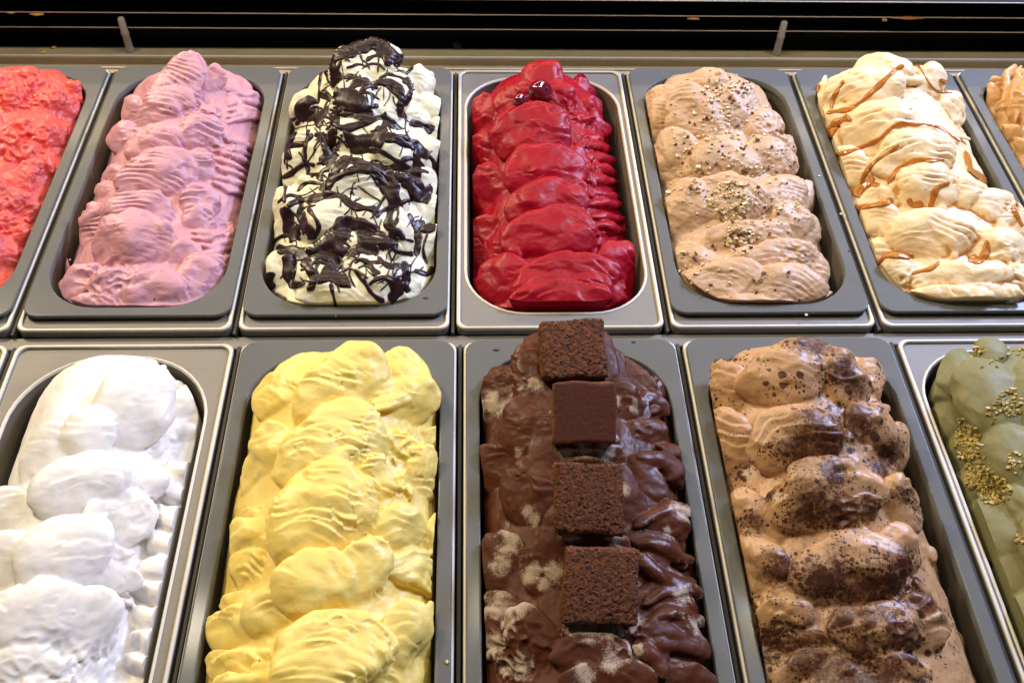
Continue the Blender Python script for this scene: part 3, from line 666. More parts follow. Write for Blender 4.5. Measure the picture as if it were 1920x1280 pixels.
m.build('red_gelato', gelato_mat('red_gelato', (.39,.003,.018), (.29,.002,.012), .38, .12, (1,.2,.15), .14, spec=.25), 'glossy deep red gelato in smooth overlapping folds with cherries on top', big=(.0014,.018), fine=(.0003,.004), top=112, arcs=.0008, wave=.008)
RED = m
# ---- hazelnut
m = Mound(PANS['hazel'], (1160, 0, 2.), .030, .0, 5, wid=.88, lmb=-.06)
for a in [(350,330,110,80,0),(300,440,100,120,10),(180,390,78,70,0),(170,480,60,90,0),(440,400,100,90,0),(540,480,75,75,0),(390,600,130,85,10),(240,600,90,110,0),(185,650,50,90,0),(560,590,90,75,0),(610,560,35,50,0),(420,740,130,85,0),(260,800,100,100,0),(600,740,105,85,0),(690,770,42,70,0),(640,830,80,60,0),
          (700,870,42,60,0),(480,880,150,60,8),(540,970,180,60,10),(400,1070,180,80,0),(610,1080,150,80,0),(280,1000,80,80,0),(330,1130,100,40,0),(500,1140,150,35,0),(720,1030,50,90,0),(770,1125,45,24,20)]:
    m.scoop(*a, lift=.003, thick=.6, rough=.1)
m.comb((200,330),(330,330),(120,620),(260,560), 4, 18, 0); m.torn(560,500,80,10,18); m.torn(260,1090,60,10,16); m.torn(640,980,80,10,16); m.torn(660,800,60,10,16); m.torn(470,900,80,8,16); m.fill(20, 14, 26)
m.build('hazelnut_gelato', gelato_mat('hazelnut_gelato', (.62,.41,.235), (.58,.38,.235), .40, .28, (1,.7,.4), .25, speck=[(150,.2,(.14,.04,.02))]), 'tan gelato sprinkled with chopped nuts in a long mound', big=(.0018,.016), fine=(.0006,.004), top=126, arcs=.0005)
def plain(name, col, rough=.5):
    mt, N, L, b = new_mat(name); n = noise(N, L, 240, 3, .6, obj_coord(N))
    L.new(mixc(N, L, n.outputs[0], tuple(c * .7 for c in col), tuple(min(1, c * 1.3) for c in col)), b.inputs['Base Color']); b.inputs['Roughness'].default_value = rough; return mt
M['nut'] = plain('chopped_nut', (.80,.66,.42)); M['husk'] = plain('nut_husk', (.16,.06,.03)); M['green_nut'] = plain('green_nut', (.42,.36,.07)); M['gold_nut'] = plain('gold_nut', (.55,.42,.14))
crumbs(m, 'chopped_nuts', [(400,330,90,80),(440,420,120,70),(350,560,150,55),(560,590,110,45),(420,760,80,170),(620,780,100,35),(480,690,150,55),(450,900,60,90),(300,480,160,60),(260,700,120,60),(420,1020,220,40),(240,1000,80,40)], [M['nut'], M['husk']], (.0009,.0027), 8)
# ---- caramel
m = Mound(PANS['caramel'], (1460, 0, 2.), .040, .004, 6, wid=.97)
for a in [(390,255,110,55,0),(330,340,150,85,18),(180,380,58,60,0),(165,320,35,35,0),(390,470,150,88,16),(250,450,80,60,20),(510,580,150,80,14),(550,690,120,78,8),(690,715,70,60,0),(570,880,165,85,6),(285,640,75,80,10),(375,750,85,38,10),(380,830,80,60,0),(240,550,50,50,0),(560,295,60,60,-20),(640,400,52,50,-20),
          (690,490,62,52,-20),(760,610,80,65,-20),(845,750,60,60,0),(790,780,80,70,0),(860,860,80,80,0),(820,950,110,80,-20),(450,1050,75,75,0),(680,1040,175,60,4),(620,1110,160,36,0),(880,1060,110,60,0),(380,960,60,50,0),(750,1100,150,40,0)]:
    m.scoop(*a, lift=.005, thick=.62, rough=.07)
m.comb((300,270),(230,330),(520,230),(560,280), 3, 22, 14, lift=.006); m.torn(700,520,50,8,16); m.torn(480,1080,60,8,14); m.torn(830,1000,80,10,16); m.fill(16, 16, 28)
def caramel_extra(N, L, b, c, cc):
    cv = N.new('ShaderNodeAttribute'); cv.attribute_name = 'cav'; n = noise(N, L, 38, 3, .6, c, .6)
    s_ = mathn(N, L, 'ADD', cv.outputs['Fac'], mathn(N, L, 'MULTIPLY', n.outputs[0], 1.1))
    r = ramp(N, L, s_, [(.66, 0.), (.86, 1.)])
    cc = mixc(N, L, mathn(N, L, 'MULTIPLY', r.outputs[0], .85), cc, (.62,.27,.05))
    return cc, ramp(N, L, r.outputs[0], [(0., .40), (1., .18)]).outputs[0]
m.build('caramel_gelato', gelato_mat('caramel_cream', (.88,.66,.35), (.90,.73,.46), .36, .3, (1,.8,.5), .18, extra=caramel_extra), 'cream gelato in smooth scoops with caramel sauce between them', big=(.0012,.018), top=98)
mt, N, L, b = new_mat('caramel_sauce'); b.inputs['Roughness'].default_value = .16
n = noise(N, L, 90, 4, .6, obj_coord(N)); L.new(mixc(N, L, n.outputs[0], (.36,.10,.010), (.58,.25,.04)), b.inputs['Base Color']); b.inputs['Subsurface Weight'].default_value = .25; b.inputs['Subsurface Radius'].default_value = (1,.5,.1); b.inputs['Subsurface Scale'].default_value = .004; M['caramel'] = mt
for p_, w_ in [([(200,410),(215,350),(240,300)],14),([(180,430),(260,405),(330,370),(400,290),(470,250)],17),([(170,510),(220,470),(270,440)],30),([(215,575),(300,560),(370,520),(450,470),(540,462)],15),([(380,690),(310,690),(370,600),(450,545)],14),([(290,740),(330,690),(345,660)],30),([(410,690),(440,640),(530,600),(620,598)],16),
      ([(290,790),(350,765),(430,755)],22),([(560,780),(590,720),(640,685)],20),([(690,570),(720,640),(760,660),(790,700)],26),([(320,940),(335,980),(370,990),(420,955),(505,955)],22),([(710,980),(760,970),(775,900)],28),([(500,1030),(560,1010),(600,980)],14),([(460,260),(520,250),(580,330),(650,350)],8),([(140,300),(150,330),(135,350)],26),([(600,300),(640,320),(655,330)],14),
      ([(540,462),(600,480),(680,530)],8),([(880,770),(900,820),(910,850)],14),([(850,660),(880,720),(900,780)],8),([(480,750),(500,770),(540,760)],20)]: ribbons(m, 'caramel_sauce', [(p_, w_)], M['caramel'], seed=int(p_[0][0]), thick=.0016, gain=1.2)
# ---- tan at the right edge
m = Mound(PANS['tan'], (1820, 100, 4.92), .034, .0, 7, wid=.97)
for a in [(190,330,110,60,10),(200,430,110,110,0),(300,560,60,90,0),(380,780,110,90,0),(470,900,60,90,0),(470,600,90,160,0)]: m.scoop(*a, lift=.002)
for q in [[(420,150),(340,320),(320,560)],[(470,190),(400,380),(380,640)],[(520,220),(460,420),(440,680)],[(600,200),(540,450),(500,700)]]: m.strip(q, 42, .005)
m.fill(20, 16, 28)
m.build('tan_gelato', gelato_mat('tan_gelato', (.62,.34,.12), (.66,.40,.17), .38, .28, (1,.7,.4), .2), 'folded tan gelato cut off by the right edge of the photo', top=120)
# ---- white
m = Mound(PANS['white'], (0, 600, 1.883), .036, .022, 8, wid=.86, edge=-.03, peak=.2, lmb=-.08, shelf=-.010)
m.scoop(440,260,150,125,10, lift=.012, thick=.8, rough=.04); m.scoop(285,350,98,92,10, lift=.010, thick=.8, rough=.03); m.scoop(160,440,95,150,-14, lift=-.002, rough=.03)
m.scoop(270,520,165,92,22, lift=.010, thick=.8, rough=.03, n=2, dx=-20, dy=14); m.scoop(210,770,165,115,26, lift=.012, thick=.85, rough=.03, n=2, dx=-22, dy=16); m.scoop(130,1000,155,120,24, lift=.010, rough=.03, n=2, dx=-20, dy=14)
m.scoop(300,680,50,80,10, lift=.008); m.scoop(450,560,120,90, lift=.006, rough=.1); m.scoop(420,680,105,90, lift=.004, rough=.12, ridge=.001); m.scoop(360,880,140,45,-8, lift=.010, rough=.1); m.scoop(270,1040,120,120, lift=.008, rough=.06); m.scoop(350,1080,60,75,20, lift=.006)
m.scoop(30,660,85,80,30, lift=0, rough=.03); m.scoop(10,830,110,120, lift=0, rough=.03); m.scoop(0,1060,110,140, lift=0, rough=.03); m.scoop(60,1180,130,60,0, lift=.002)
m.scoop(690,235,58,38,-10, lift=0, rough=.2); m.scoop(665,330,85,75, lift=-.006, rough=.04); m.scoop(660,440,78,60, lift=-.008, rough=.03); m.scoop(600,610,75,70, lift=-.004); m.scoop(560,960,110,90, lift=-.008, rough=.03)
m.comb((560,470),(440,1230),(725,510),(580,1270), 9, 44, -12, lift=.001, jit=3)
m.torn(560,200,60,14,20); m.torn(560,430,70,12,24); m.torn(480,660,80,12,24); m.torn(420,860,60,8,24); m.torn(120,1180,130,20,24); m.torn(320,1230,120,18,22); m.torn(390,980,60,8,20)
m.build('white_gelato', gelato_mat('white_gelato', (.88,.86,.82), (.90,.88,.86), .34, .35, (1,.9,.8), .04, streak=1.2), 'bright white gelato in fluffy glossy curls', big=(.0008,.02), fine=(.00025,.004), smooth=3, arcs=.0005, wave=.008, tear=.0014, warp=.0026, small=.12, top=664)
# ---- yellow
m = Mound(PANS['yellow'], (360, 600, 1.883), .042, .032, 9, wid=.95, peak=.14)
m.scoop(450,240,90,115,-8, lift=.006, n=5, dx=28, dy=-14, thick=.6, rough=.04); m.scoop(740,250,105,80,-24, lift=.004, n=3, dx=-6, dy=-26); m.scoop(290,270,70,55,-8, n=3, dx=8, dy=-22); m.scoop(345,200,34,25)
m.comb((640,170),(600,300),(800,150),(850,270), 5, 20, 18, lift=.006)
m.scoop(290,450,75,115, 0, lift=.001, rough=.05); m.scoop(215,560,42,100,0, lift=-.002); m.scoop(430,470,135,110,12, lift=.007, n=5, dx=22, dy=-17, thick=.55, rough=.04); m.scoop(730,440,85,50,0, rough=.12); m.scoop(830,420,50,40,10); 
m.scoop(400,680,140,120,12, lift=.010, n=5, dx=20, dy=-15, thick=.55, rough=.04); m.scoop(640,540,65,80,10, lift=.004); m.scoop(700,720,105,90,10, lift=.003); m.scoop(800,560,55,110,0, ridge=.0012); m.scoop(215,665,48,22); m.scoop(215,790,85,75, n=2, dy=-30); m.scoop(190,870,65,70)
m.scoop(385,900,98,95,0, lift=.010, n=3, dx=36, dy=-10, thick=.6, rough=.04); m.scoop(560,880,70,110,-8, lift=.006, n=3, dx=18, dy=-6); m.scoop(165,990,75,42); m.scoop(150,1090,95,75, n=2, dx=10, dy=-10); m.scoop(150,1200,105,60); m.scoop(300,1000,110,90)
m.scoop(430,1230,160,90,0, lift=.012, n=5, dx=20, dy=-30, thick=.55, rough=.04); m.scoop(710,1110,62,120,-8, lift=.006, n=2, dx=30, dy=0); m.comb((650,840),(700,900),(840,820),(840,1000), 5, 22, 20, lift=.003); m.scoop(835,850,35,150,0, ridge=.001); m.scoop(800,1150,50,130); m.scoop(200,1290,130,60); m.scoop(620,1280,120,60)
m.torn(760,430,70,10,20); m.torn(720,560,50,8,18); m.fill(16, 16, 28)
m.build('yellow_gelato', gelato_mat('yellow_gelato', (.92,.70,.16), (.93,.75,.24), .40, .3, (1,.8,.3), .14), 'lemon yellow gelato in layered shell-like scoops', big=(.0010,.018), fine=(.00035,.004), top=638, arcs=.0015, wave=.0068)
# ---- chocolate
m = Mound(PANS['choc'], (840, 580, 1.828), .040, .030, 10, wid=.97, peak=.14)
for a in [(420,140,160,95,0),(275,195,62,80,0),(565,165,55,55,0),(185,250,75,60,0),(150,330,48,100,0),(600,270,70,85,0),(170,540,62,90,0),(600,600,80,90,0),(690,400,62,52,0),(200,830,75,80,0),(165,920,60,80,0),(345,850,90,110,0),(185,1010,58,60,0),(170,1090,66,70,0),(300,1110,95,120,0),(500,1150,130,80,0),(700,1130,60,90,0),(560,1230,160,60,0),(450,500,150,200,0),(480,800,150,200,0),(800,1240,100,50,0)]:
    m.scoop(*a, lift=.003, rough=.06)
m.scoop(310,400,72,115,0, lift=.005, n=3, dx=-22, dy=6, thick=.6, rough=.04); m.scoop(340,600,90,105,0, lift=.005, n=3, dx=-26, dy=4, thick=.6, rough=.04)
for a in [(690,250,70,26,-28),(700,310,70,26,-28),(690,560,100,36,-56),(745,530,90,24,-56),(730,710,95,52,-12),(725,790,118,36,-30),(720,860,125,34,-30),(745,985,105,50,-6)]: m.scoop(*a, lift=.002, thick=.8, rough=.04)
m.scoop(790,1110,100,60,-30, lift=.003, n=4, dx=-12, dy=-26, thick=.5); m.comb((640,280),(620,360),(760,260),(770,350), 3, 18, 8)
for q in [[(630,470),(720,510),(775,620)],[(690,450),(760,500),(795,590)],[(630,690),(740,670),(825,720)],[(615,730),(720,800),(825,880)],[(610,780),(700,880),(830,945)],[(650,970),(760,930),(845,990)],[(640,1050),(760,1020),(875,1090)],[(650,1080),(740,1085),(830,1150)],[(660,1110),(760,1120),(870,1190)],[(640,1130),(700,1160),(740,1240)]]: m.strip(q, 34, .006, 1.2, .6)
m.comb((120,980),(130,1200),(280,960),(290,1230), 5, 26, 20); m.torn(620,1090,80,12,20); m.torn(660,380,40,6,16); m.torn(260,1150,120,10,18); m.fill(10, 16, 26)
def choc_extra(N, L, b, c, cc):
    at = N.new('ShaderNodeAttribute'); at.attribute_name = 'cream'; cv = N.new('ShaderNodeAttribute'); cv.attribute_name = 'cav'
    n = noise(N, L, 110, 6, .75, c, .5); n2 = noise(N, L, 900, 3, .8, c); lo = noise(N, L, 22, 3, .6, c)
    crest = mathn(N, L, 'MULTIPLY', cv.outputs['Fac'], -.9)
    s_ = mathn(N, L, 'ADD', mathn(N, L, 'MULTIPLY', at.outputs['Fac'], .34), mathn(N, L, 'ADD', mathn(N, L, 'MULTIPLY', n.outputs[0], .55), mathn(N, L, 'MULTIPLY', n2.outputs[0], .42)))
    s_ = mathn(N, L, 'ADD', s_, mathn(N, L, 'MULTIPLY', mathn(N, L, 'MINIMUM', mathn(N, L, 'MAXIMUM', crest, 0.), .35), mathn(N, L, 'MULTIPLY', lo.outputs[0], 1.0)))
    r = ramp(N, L, s_, [(.70, 0.), (.86, 1.)])
    dusty = mixc(N, L, ramp(N, L, n.outputs[0], [(.45, 0.), (.66, .3)]).outputs[0], cc, (.15, .048, .018))
    cc = mixc(N, L, mathn(N, L, 'MULTIPLY', r.outputs[0], .75), dusty, (.58,.47,.36))
    d = ramp(N, L, lo.outputs[0], [(.40, .56), (.60, .30)])
    return cc, d.outputs[0]
m.build('chocolate_gelato', gelato_mat('chocolate_gelato', (.078,.021,.009), (.095,.026,.011), .35, .04, (1,.5,.3), .10, extra=choc_extra, spec=.2, streak=1.5), 'dark chocolate gelato dusted with cocoa over pale cream', big=(.0010,.016), fine=(.00035,.004), top=625, arcs=.0008, wave=.008)
m.spots('cream', [(160,330,60),(150,300,50),(290,720,40),(270,690,40),(470,470,60),(540,480,60),(400,490,40),(210,810,60),(180,870,60),(360,900,60),(290,900,60),(560,770,50),(420,770,50),(170,1020,70),(200,1060,60),(250,1020,50),(160,1150,60),(240,490,30),(640,340,30),(575,310,34),(800,690,50),(480,1100,90),(560,1095,70),(640,1070,50),(430,1085,60),(850,1080,50),(800,980,50),(600,620,34),(300,255,40),(640,1180,40),(560,1200,60),(250,1230,60),(200,1230,50),(750,760,30),(330,940,40),(470,1260,60)])
CHOC = m
# ---- coffee
m = Mound(PANS['coffee'], (1260, 600, 1.882), .040, .022, 12, wid=.92, peak=.12, lmb=-.05)
for a in [(470,125,125,62,0),(390,180,140,88,14),(205,240,75,95,0),(610,200,80,90,0),(690,200,34,60,0),(440,400,165,98,16),(230,430,80,110,0),(700,360,80,80,0),(770,450,45,85,0),(540,600,195,112,14),(300,710,100,110,0),(800,650,60,100,0),(640,860,205,110,14),(790,790,85,80,0),(330,860,95,100,0),(940,800,48,90,0),(985,900,34,60,0),(720,1070,155,85,10),(420,1030,100,85,0),(875,1050,85,90,0)]:
    m.scoop(*a, lift=.006, thick=.62, rough=.09)
m.scoop(1020,1140,90,40,-20, lift=-.01); m.scoop(430,1140,130,60, lift=0); m.scoop(620,1240,260,70,0, lift=-.010, rough=.04); m.scoop(340,1240,90,70, lift=0)
m.torn(720,260,60,10,22); m.torn(790,430,60,10,22); m.torn(920,780,50,8,20); m.torn(840,950,60,10,22); m.torn(380,1000,80,12,22); m.torn(780,1080,80,10,18); m.torn(980,1110,60,8,20); m.torn(640,680,80,8,20); m.fill(18, 14, 26)
def coffee_extra(N, L, b, c, cc):
    at = N.new('ShaderNodeAttribute'); at.attribute_name = 'scorch'
    cv = N.new('ShaderNodeAttribute'); cv.attribute_name = 'cav'
    n = noise(N, L, 60, 6, .75, c, .5); f1 = noise(N, L, 420, 4, .75, c)
    s_ = mathn(N, L, 'ADD', mathn(N, L, 'MULTIPLY', at.outputs['Fac'], .36), mathn(N, L, 'ADD', mathn(N, L, 'MULTIPLY', n.outputs[0], .75), mathn(N, L, 'MULTIPLY', f1.outputs[0], .45)))
    s_ = mathn(N, L, 'ADD', s_, mathn(N, L, 'MULTIPLY', cv.outputs['Fac'], -.15))
    r = ramp(N, L, s_, [(.66, 0.), (.84, .5), (.96, 1.)])
    cc = mixc(N, L, mathn(N, L, 'MULTIPLY', r.outputs[0], .93), cc, (.085,.024,.009))
    for sc, th in ((620, .95), (330, .9), (150, .75), (75, .22)):
        v = N.new('ShaderNodeTexVoronoi'); v.inputs['Scale'].default_value = sc; L.new(c, v.inputs['Vector'])
        wn = N.new('ShaderNodeSeparateColor'); L.new(v.outputs['Color'], wn.inputs[0])
        gate = noise(N, L, sc * .12, 3, .6, c)
        g = mathn(N, L, 'ADD', gate.outputs[0], mathn(N, L, 'MULTIPLY', at.outputs['Fac'], .14))
        size = mathn(N, L, 'MULTIPLY', mathn(N, L, 'MULTIPLY', ramp(N, L, g, [(.47, 0.), (.68, 1.)]).outputs[0], th), mathn(N, L, 'POWER', wn.outputs[0], 1.6))
        f = N.new('ShaderNodeMapRange'); L.new(mathn(N, L, 'SUBTRACT', v.outputs['Distance'], size), f.inputs[0]); f.inputs[1].default_value = -.10; f.inputs[2].default_value = .04; f.inputs[3].default_value = .9; f.inputs[4].default_value = 0
        cc = mixc(N, L, f.outputs[0], cc, (.06,.016,.007))
    return cc, None
m.build('coffee_gelato', gelato_mat('coffee_gelato', (.58,.35,.165), (.54,.31,.16), .36, .22, (1,.6,.35), .18, extra=coffee_extra), 'light brown coffee gelato with scorched dark patches and speckles', big=(.0014,.018), fine=(.0004,.004), top=630, arcs=.0008, wave=.008)
m.spots('scorch', [(500,80,110),(600,180,90),(640,230,70),(470,460,130),(560,440,120),(650,360,110),(750,470,90),(740,530,70),(500,660,130),(600,680,120),(570,540,90),(700,660,80),(640,940,170),(560,920,140),(760,950,140),(840,870,110),(880,980,90),(800,1110,120),(700,1050,90),(600,1060,80),(390,880,110),(350,1140,90),(480,1180,150),(700,1200,200),(600,1260,200),(500,350,80),(290,720,60),(830,620,60),(340,620,50)])
# ---- pistachio
m = Mound(PANS['pist'], (1600, 600, 1.881), .036, .026, 13, wid=.88, peak=.12, edge=-.022)
for a in [(520,250,128,128,0,.012),(375,180,85,85,0,.002),(505,90,60,38,0,.004),(325,265,62,52,0,-.002),(335,370,70,65,0,-.002),(600,450,110,118,0,.010),(480,480,62,105,0,.002),(400,480,70,70,0,-.003),(430,600,90,70,0,-.003),(640,650,80,90,0,.008),(545,760,105,115,10,.006),(470,700,70,70,0,-.002),(600,920,100,110,0,.002),(700,250,120,140,0,.010),(760,500,120,140,0,.01),(760,800,140,140,0,.01),(700,1100,140,140,0,.006)]:
    m.scoop(*a[:5], lift=a[5], thick=.8, rough=.02, tilt=0)
m.fill(16, 20, 36); m.strip([(480,820),(520,850),(570,850)], 14, .002)
m.build('pistachio_gelato', gelato_mat('pistachio_gelato', (.225,.212,.095), (.25,.235,.11), .46, .2, (1,.9,.4), .12, mottled=30, spec=.2), 'smooth pale olive green gelato in round swirls topped with nut pieces', big=(.0005,.02), fine=(0,.004), smooth=3, arcs=.0001, top=628)
crumbs(m, 'pistachio_pieces', [(400,430,60,150),(440,560,60,110),(500,600,55,190),(430,530,60,50),(550,290,50,60),(580,500,40,40),(590,770,16,12),(270,210,14,10),(456,108,20,8),(380,350,14,6),(600,110,24,14),(460,150,60,6),(540,130,60,8),(500,330,40,14)], [M['gold_nut'], M['green_nut']], (.0009,.0026), 9)
# ------------------------------------------------------------------ cherries
mt, N, L, b = new_mat('cherry_skin'); b.inputs['Base Color'].default_value = (.055,.004,.010,1); b.inputs['Roughness'].default_value = .08; b.inputs['Coat Weight'].default_value = .6; b.inputs['Coat Roughness'].default_value = .04
n = noise(N, L, 120, 3, .5, obj_coord(N)); L.new(mixc(N, L, n.outputs[0], (.10,.004,.012), (.22,.010,.025)), b.inputs['Base Color']); b.inputs['Subsurface Weight'].default_value = .3; b.inputs['Subsurface Scale'].default_value = .003
mt2, N, L, b2 = new_mat('cherry_scar'); b2.inputs['Base Color'].default_value = (.02,.004,.004,1)
for x, y, r, lab in ((395,215,52,'large glossy dark cherry on top of the red gelato'), (310,255,32,'smaller dark cherry left of the large one on the red gelato')):
    P, Nn = RED.cast(x, y); rad = r / RED.ppm(P, CAM_R[:, 0])
    U = UNIT.copy(); dimple = np.clip(U[:, 2] - .75, 0, 1); W = U * rad * (1 - .9 * dimple)[:, None]; W[:, 0] *= 1.06
    W *= (1 + .02 * np.sin(U[:, 0] * 5) * np.cos(U[:, 1] * 4))[:, None]
    o = mesh_obj('cherry', W, UFACES, mt); o.location = P + Nn * rad * .12; o.rotation_euler = (R(35), R(30), .4)
    tag(o, lab, 'cherry', 'cherries on the red gelato')
    v, f = lathe([(rad*.14, 0), (rad*.10, rad*.06), (rad*.02, rad*.07)], 10); s_ = mesh_obj('stem_scar', v, f, mt2, o); s_.location = (0, 0, rad * .80)
# ------------------------------------------------------------------ brownie squares
def cake_mat(name, crumb):
    m_, N, L, b = new_mat(name); c = obj_coord(N)
    n = noise(N, L, 520 if crumb else 700, 5, .75, c); n2 = noise(N, L, 60, 3, .6, c)
    lo, hi = ((.022,.005,.003), (.44,.14,.035)) if crumb else ((.075,.017,.008), (.13,.032,.014))
    cc = mixc(N, L, ramp(N, L, n.outputs[0], [(.36, 0.), (.68, 1.)]).outputs[0], lo, hi)
    cc = mixc(N, L, mathn(N, L, 'MULTIPLY', ramp(N, L, n2.outputs[0], [(.35, 0.), (.7, 1.)]).outputs[0], .3), cc, tuple(x * .55 for x in lo) if crumb else hi)
    if crumb:
        vo = N.new('ShaderNodeTexVoronoi'); vo.inputs['Scale'].default_value = 330; L.new(c, vo.inputs['Vector'])
        pit = ramp(N, L, vo.outputs['Distance'], [(.18, 1.), (.42, 0.)]); gt = ramp(N, L, noise(N, L, 150, 2, .5, c).outputs[0], [(.48, 0.), (.58, 1.)])
        pf = mathn(N, L, 'MULTIPLY', pit.outputs[0], gt.outputs[0]); cc = mixc(N, L, mathn(N, L, 'MULTIPLY', pf, .55), cc, (.012,.003,.002))
    L.new(cc, b.inputs['Base Color']); b.inputs['Roughness'].default_value = .8
    bump(N, L, b, mathn(N, L, 'SUBTRACT', n.outputs[0], pf) if crumb else n.outputs[0], 1. if crumb else .35, .0022 if crumb else .0006); return m_
M['crumb'] = cake_mat('brownie_crumb', True); M['crust'] = cake_mat('brownie_crust', False)
def brownie(x, y, w, h, rot, tilt, crumbly, label, seed):
    P, _ = CHOC.cast(x, y); hx = w / 2 / CHOC.ppm(P, CAM_R[:, 0]); hy = h / 2 / CHOC.ppm(P, CAM_R[:, 1]); hz = hx * .62
    rng = np.random.RandomState(seed); n = 44; V, F, idx = [], [], {}
    def vid(i, j, k):
        key = (i, j, k)
        if key not in idx:
            idx[key] = len(V); V.append([i / n * 2 - 1, j / n * 2 - 1, k / n * 2 - 1])
        return idx[key]
    for a in range(n):
        for c in range(n):
            F.append((vid(a,c,n), vid(a+1,c,n), vid(a+1,c+1,n), vid(a,c+1,n))); F.append((vid(a,0,c), vid(a+1,0,c), vid(a+1,0,c+1), vid(a,0,c+1)))
            F.append((vid(a,n,c), vid(a,n,c+1), vid(a+1,n,c+1), vid(a+1,n,c))); F.append((vid(0,a,c), vid(0,a,c+1), vid(0,a+1,c+1), vid(0,a+1,c)))
            F.append((vid(n,a,c), vid(n,a+1,c), vid(n,a+1,c+1), vid(n,a,c+1))); F.append((vid(a,c,0), vid(a,c+1,0), vid(a+1,c+1,0), vid(a+1,c,0)))
    V = np.array(V)
    r = .12; inner = np.clip(V, -1 + r, 1 - r); d = V - inner; ln = np.linalg.norm(d, axis=1); V = inner + d / np.maximum(ln, 1e-6)[:, None] * np.minimum(ln, r)[:, None]
    from mathutils import noise as mn
    amp = .075 if crumbly else .022
    dv = np.array([mn.noise(Vector(v) * 9 + Vector((seed, 0, 0))) * .55 + mn.noise(Vector(v) * 21 + Vector((seed, 3, 0))) * .45 for v in V.tolist()])
    V += inner / np.maximum(np.abs(inner).max(axis=1), .2)[:, None] * (dv * amp)[:, None]
    V += .10 * np.stack([pnoise(V * .9 + seed), pnoise(V * .9 + seed + 40), 0 * dv], 1)
    V[:, 0] += .04 * V[:, 1] * (seed % 3 - 1)
    o = mesh_obj('brownie_square', V * [hx, hy, hz], F, M['crumb'] if crumbly else M['crust'])
    if not crumbly:
        o.data.materials.append(M['crumb']); o.data.polygons.foreach_set('material_index', [0 if abs(p.center.z) > hz * .93 else 1 for p in o.data.polygons])
    Z = CAM_P - P; Z /= np.linalg.norm(Z)
    q = Vector(CAM_R[:, 0]), Vector(CAM_R[:, 1]), Vector(CAM_R[:, 2])
    mat = Matrix((q[0], q[1], q[2])).transposed()
    mat = mat @ Matrix.Rotation(R(rot), 3, 'Z') @ Matrix.Rotation(R(tilt), 3, 'X')
    o.matrix_world = Matrix.Translation(Vector(P) + q[2] * hz * .8) @ mat.to_4x4()
    tag(o, label, 'brownie', 'brownie squares on the chocolate gelato')
brownie(422, 145, 212, 195, 2, -12, True, 'crumbly brownie square nearest the back, standing against the red gelato pan rim', 1)
brownie(460, 350, 208, 205, 1, -6, False, 'smooth-topped brownie square, second from the back of the chocolate gelato', 2)
brownie(474, 640, 222, 225, -3, -10, True, 'crumbly dark brownie square, third from the back of the chocolate gelato', 3)
brownie(514, 930, 240, 245, -2, -12, True, 'crumbly brownie square nearest the viewer on the chocolate gelato', 5)
# ------------------------------------------------------------------ spilled bits on the rail and vent
def bit(px, py, y, z, r, mat, label, name, st=1.):
    P = at_y(px, py, y) if z is None else at_z(px, py, z)
    rs = np.random.RandomState(int(px)); U = UNIT[::1]
    W = U * (1 + .25 * np.sin(U[:, :1] * 4 + rs.rand() * 6) * np.cos(U[:, 1:2] * 5)) * [r * st, r, r * .5]
    o = mesh_obj(name, W, UFACES, mat); o.location = P; tag(o, label, 'food scrap', 'food scraps on the rail and vent')
M['yellow_bit'] = plain('yellow_crumb', (.62,.46,.12)); M['amber_bit'] = plain('amber_drip', (.50,.22,.07), .3)
bit(82, 98, 0, .0012, .0028, M['yellow_bit'], 'left yellow crumb on the steel rail above the coral gelato', 'crumb')
bit(101, 89, 0, .0012, .0026, M['yellow_bit'], 'right yellow crumb on the steel rail above the coral gelato', 'crumb')
bit(70, 27, YB - .001, None, .0022, M['yellow_bit'], 'yellow smear on the vent blade above the crumbs at the left', 'food_smear', 3)
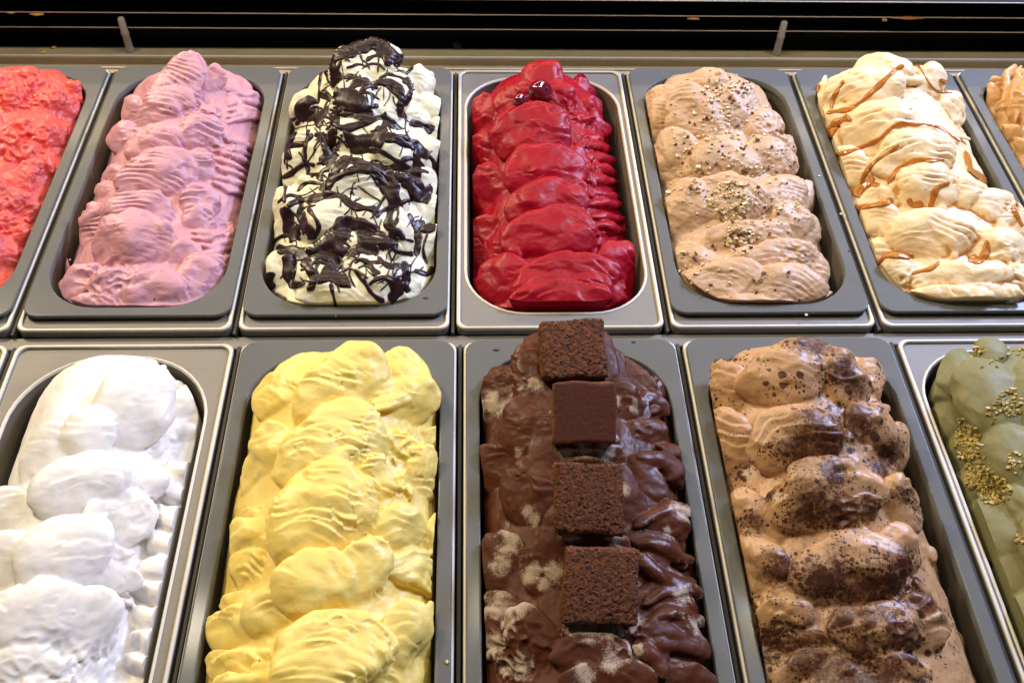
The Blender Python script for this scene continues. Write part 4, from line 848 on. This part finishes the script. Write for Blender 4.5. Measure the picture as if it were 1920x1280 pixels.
bit(20, 24, YB - .001, None, .0016, M['yellow_bit'], 'small yellow smear on the vent blade at the far left', 'food_smear', 2.5)
bit(1300, 35, YB - .001, None, .0022, M['amber_bit'], 'amber drip on the vent blade left of the right-hand white post', 'food_smear', 3)
bit(1658, 37, YB - .001, None, .0030, M['amber_bit'], 'amber drip on the vent blade above the caramel gelato', 'food_smear', .9)
bit(1705, 34, YB - .001, None, .0022, M['amber_bit'], 'long amber smear on the vent blade above the caramel gelato', 'food_smear', 7)
M['cream_bit'] = plain('cream_crumb', (.75,.70,.55)); M['brown_bit'] = plain('brown_crumb', (.12,.05,.03)); M['pink_bit'] = plain('pink_smear', (.55,.25,.27)); M['yellow_smear'] = plain('yellow_smear', (.80,.62,.18))
for px, py, r, mm, st, lab in [(1536, 330, .0012, 'cream_bit', 1, 'cream fleck high on the grey frame right of the nut-sprinkled gelato'), (1577, 401, .0012, 'cream_bit', 1.2, 'cream fleck halfway down the grey frame right of the nut-sprinkled gelato'),
    (1512, 590, .0013, 'cream_bit', 1, 'cream crumb at the front edge of the nut-sprinkled gelato frame'), (1592, 470, .0009, 'brown_bit', 1, 'tiny brown crumb on the frame right of the nut-sprinkled gelato'), (798, 558, .0009, 'brown_bit', 2.2, 'thin chocolate shaving on the frame corner of the chocolate-striped gelato'),
    (630, 592, .0012, 'brown_bit', .8, 'drop of dark chocolate at the front rim of the chocolate-striped gelato'), (452, 1140, .0009, 'yellow_smear', 2, 'small yellow smear on the frame left of the yellow gelato'), (838, 1240, .0014, 'yellow_smear', .8, 'yellow drop on the frame right of the yellow gelato'),
    (131, 487, .0011, 'pink_bit', .8, 'small pink smear on the frame left of the pink gelato'), (1188, 640, .0010, 'brown_bit', 1.5, 'dark crumb on the frame behind the chocolate gelato'), (930, 655, .0011, 'brown_bit', 2, 'cocoa speck on the rear left frame of the chocolate gelato'), (1222, 262, .0008, 'brown_bit', 1, 'brown crumb on the frame left of the nut-sprinkled gelato')]:
    bit(px, py, 0, .0040, r, M[mm], lab, 'crumb' if 'crumb' in lab or 'fleck' in lab else 'food_smear', st)
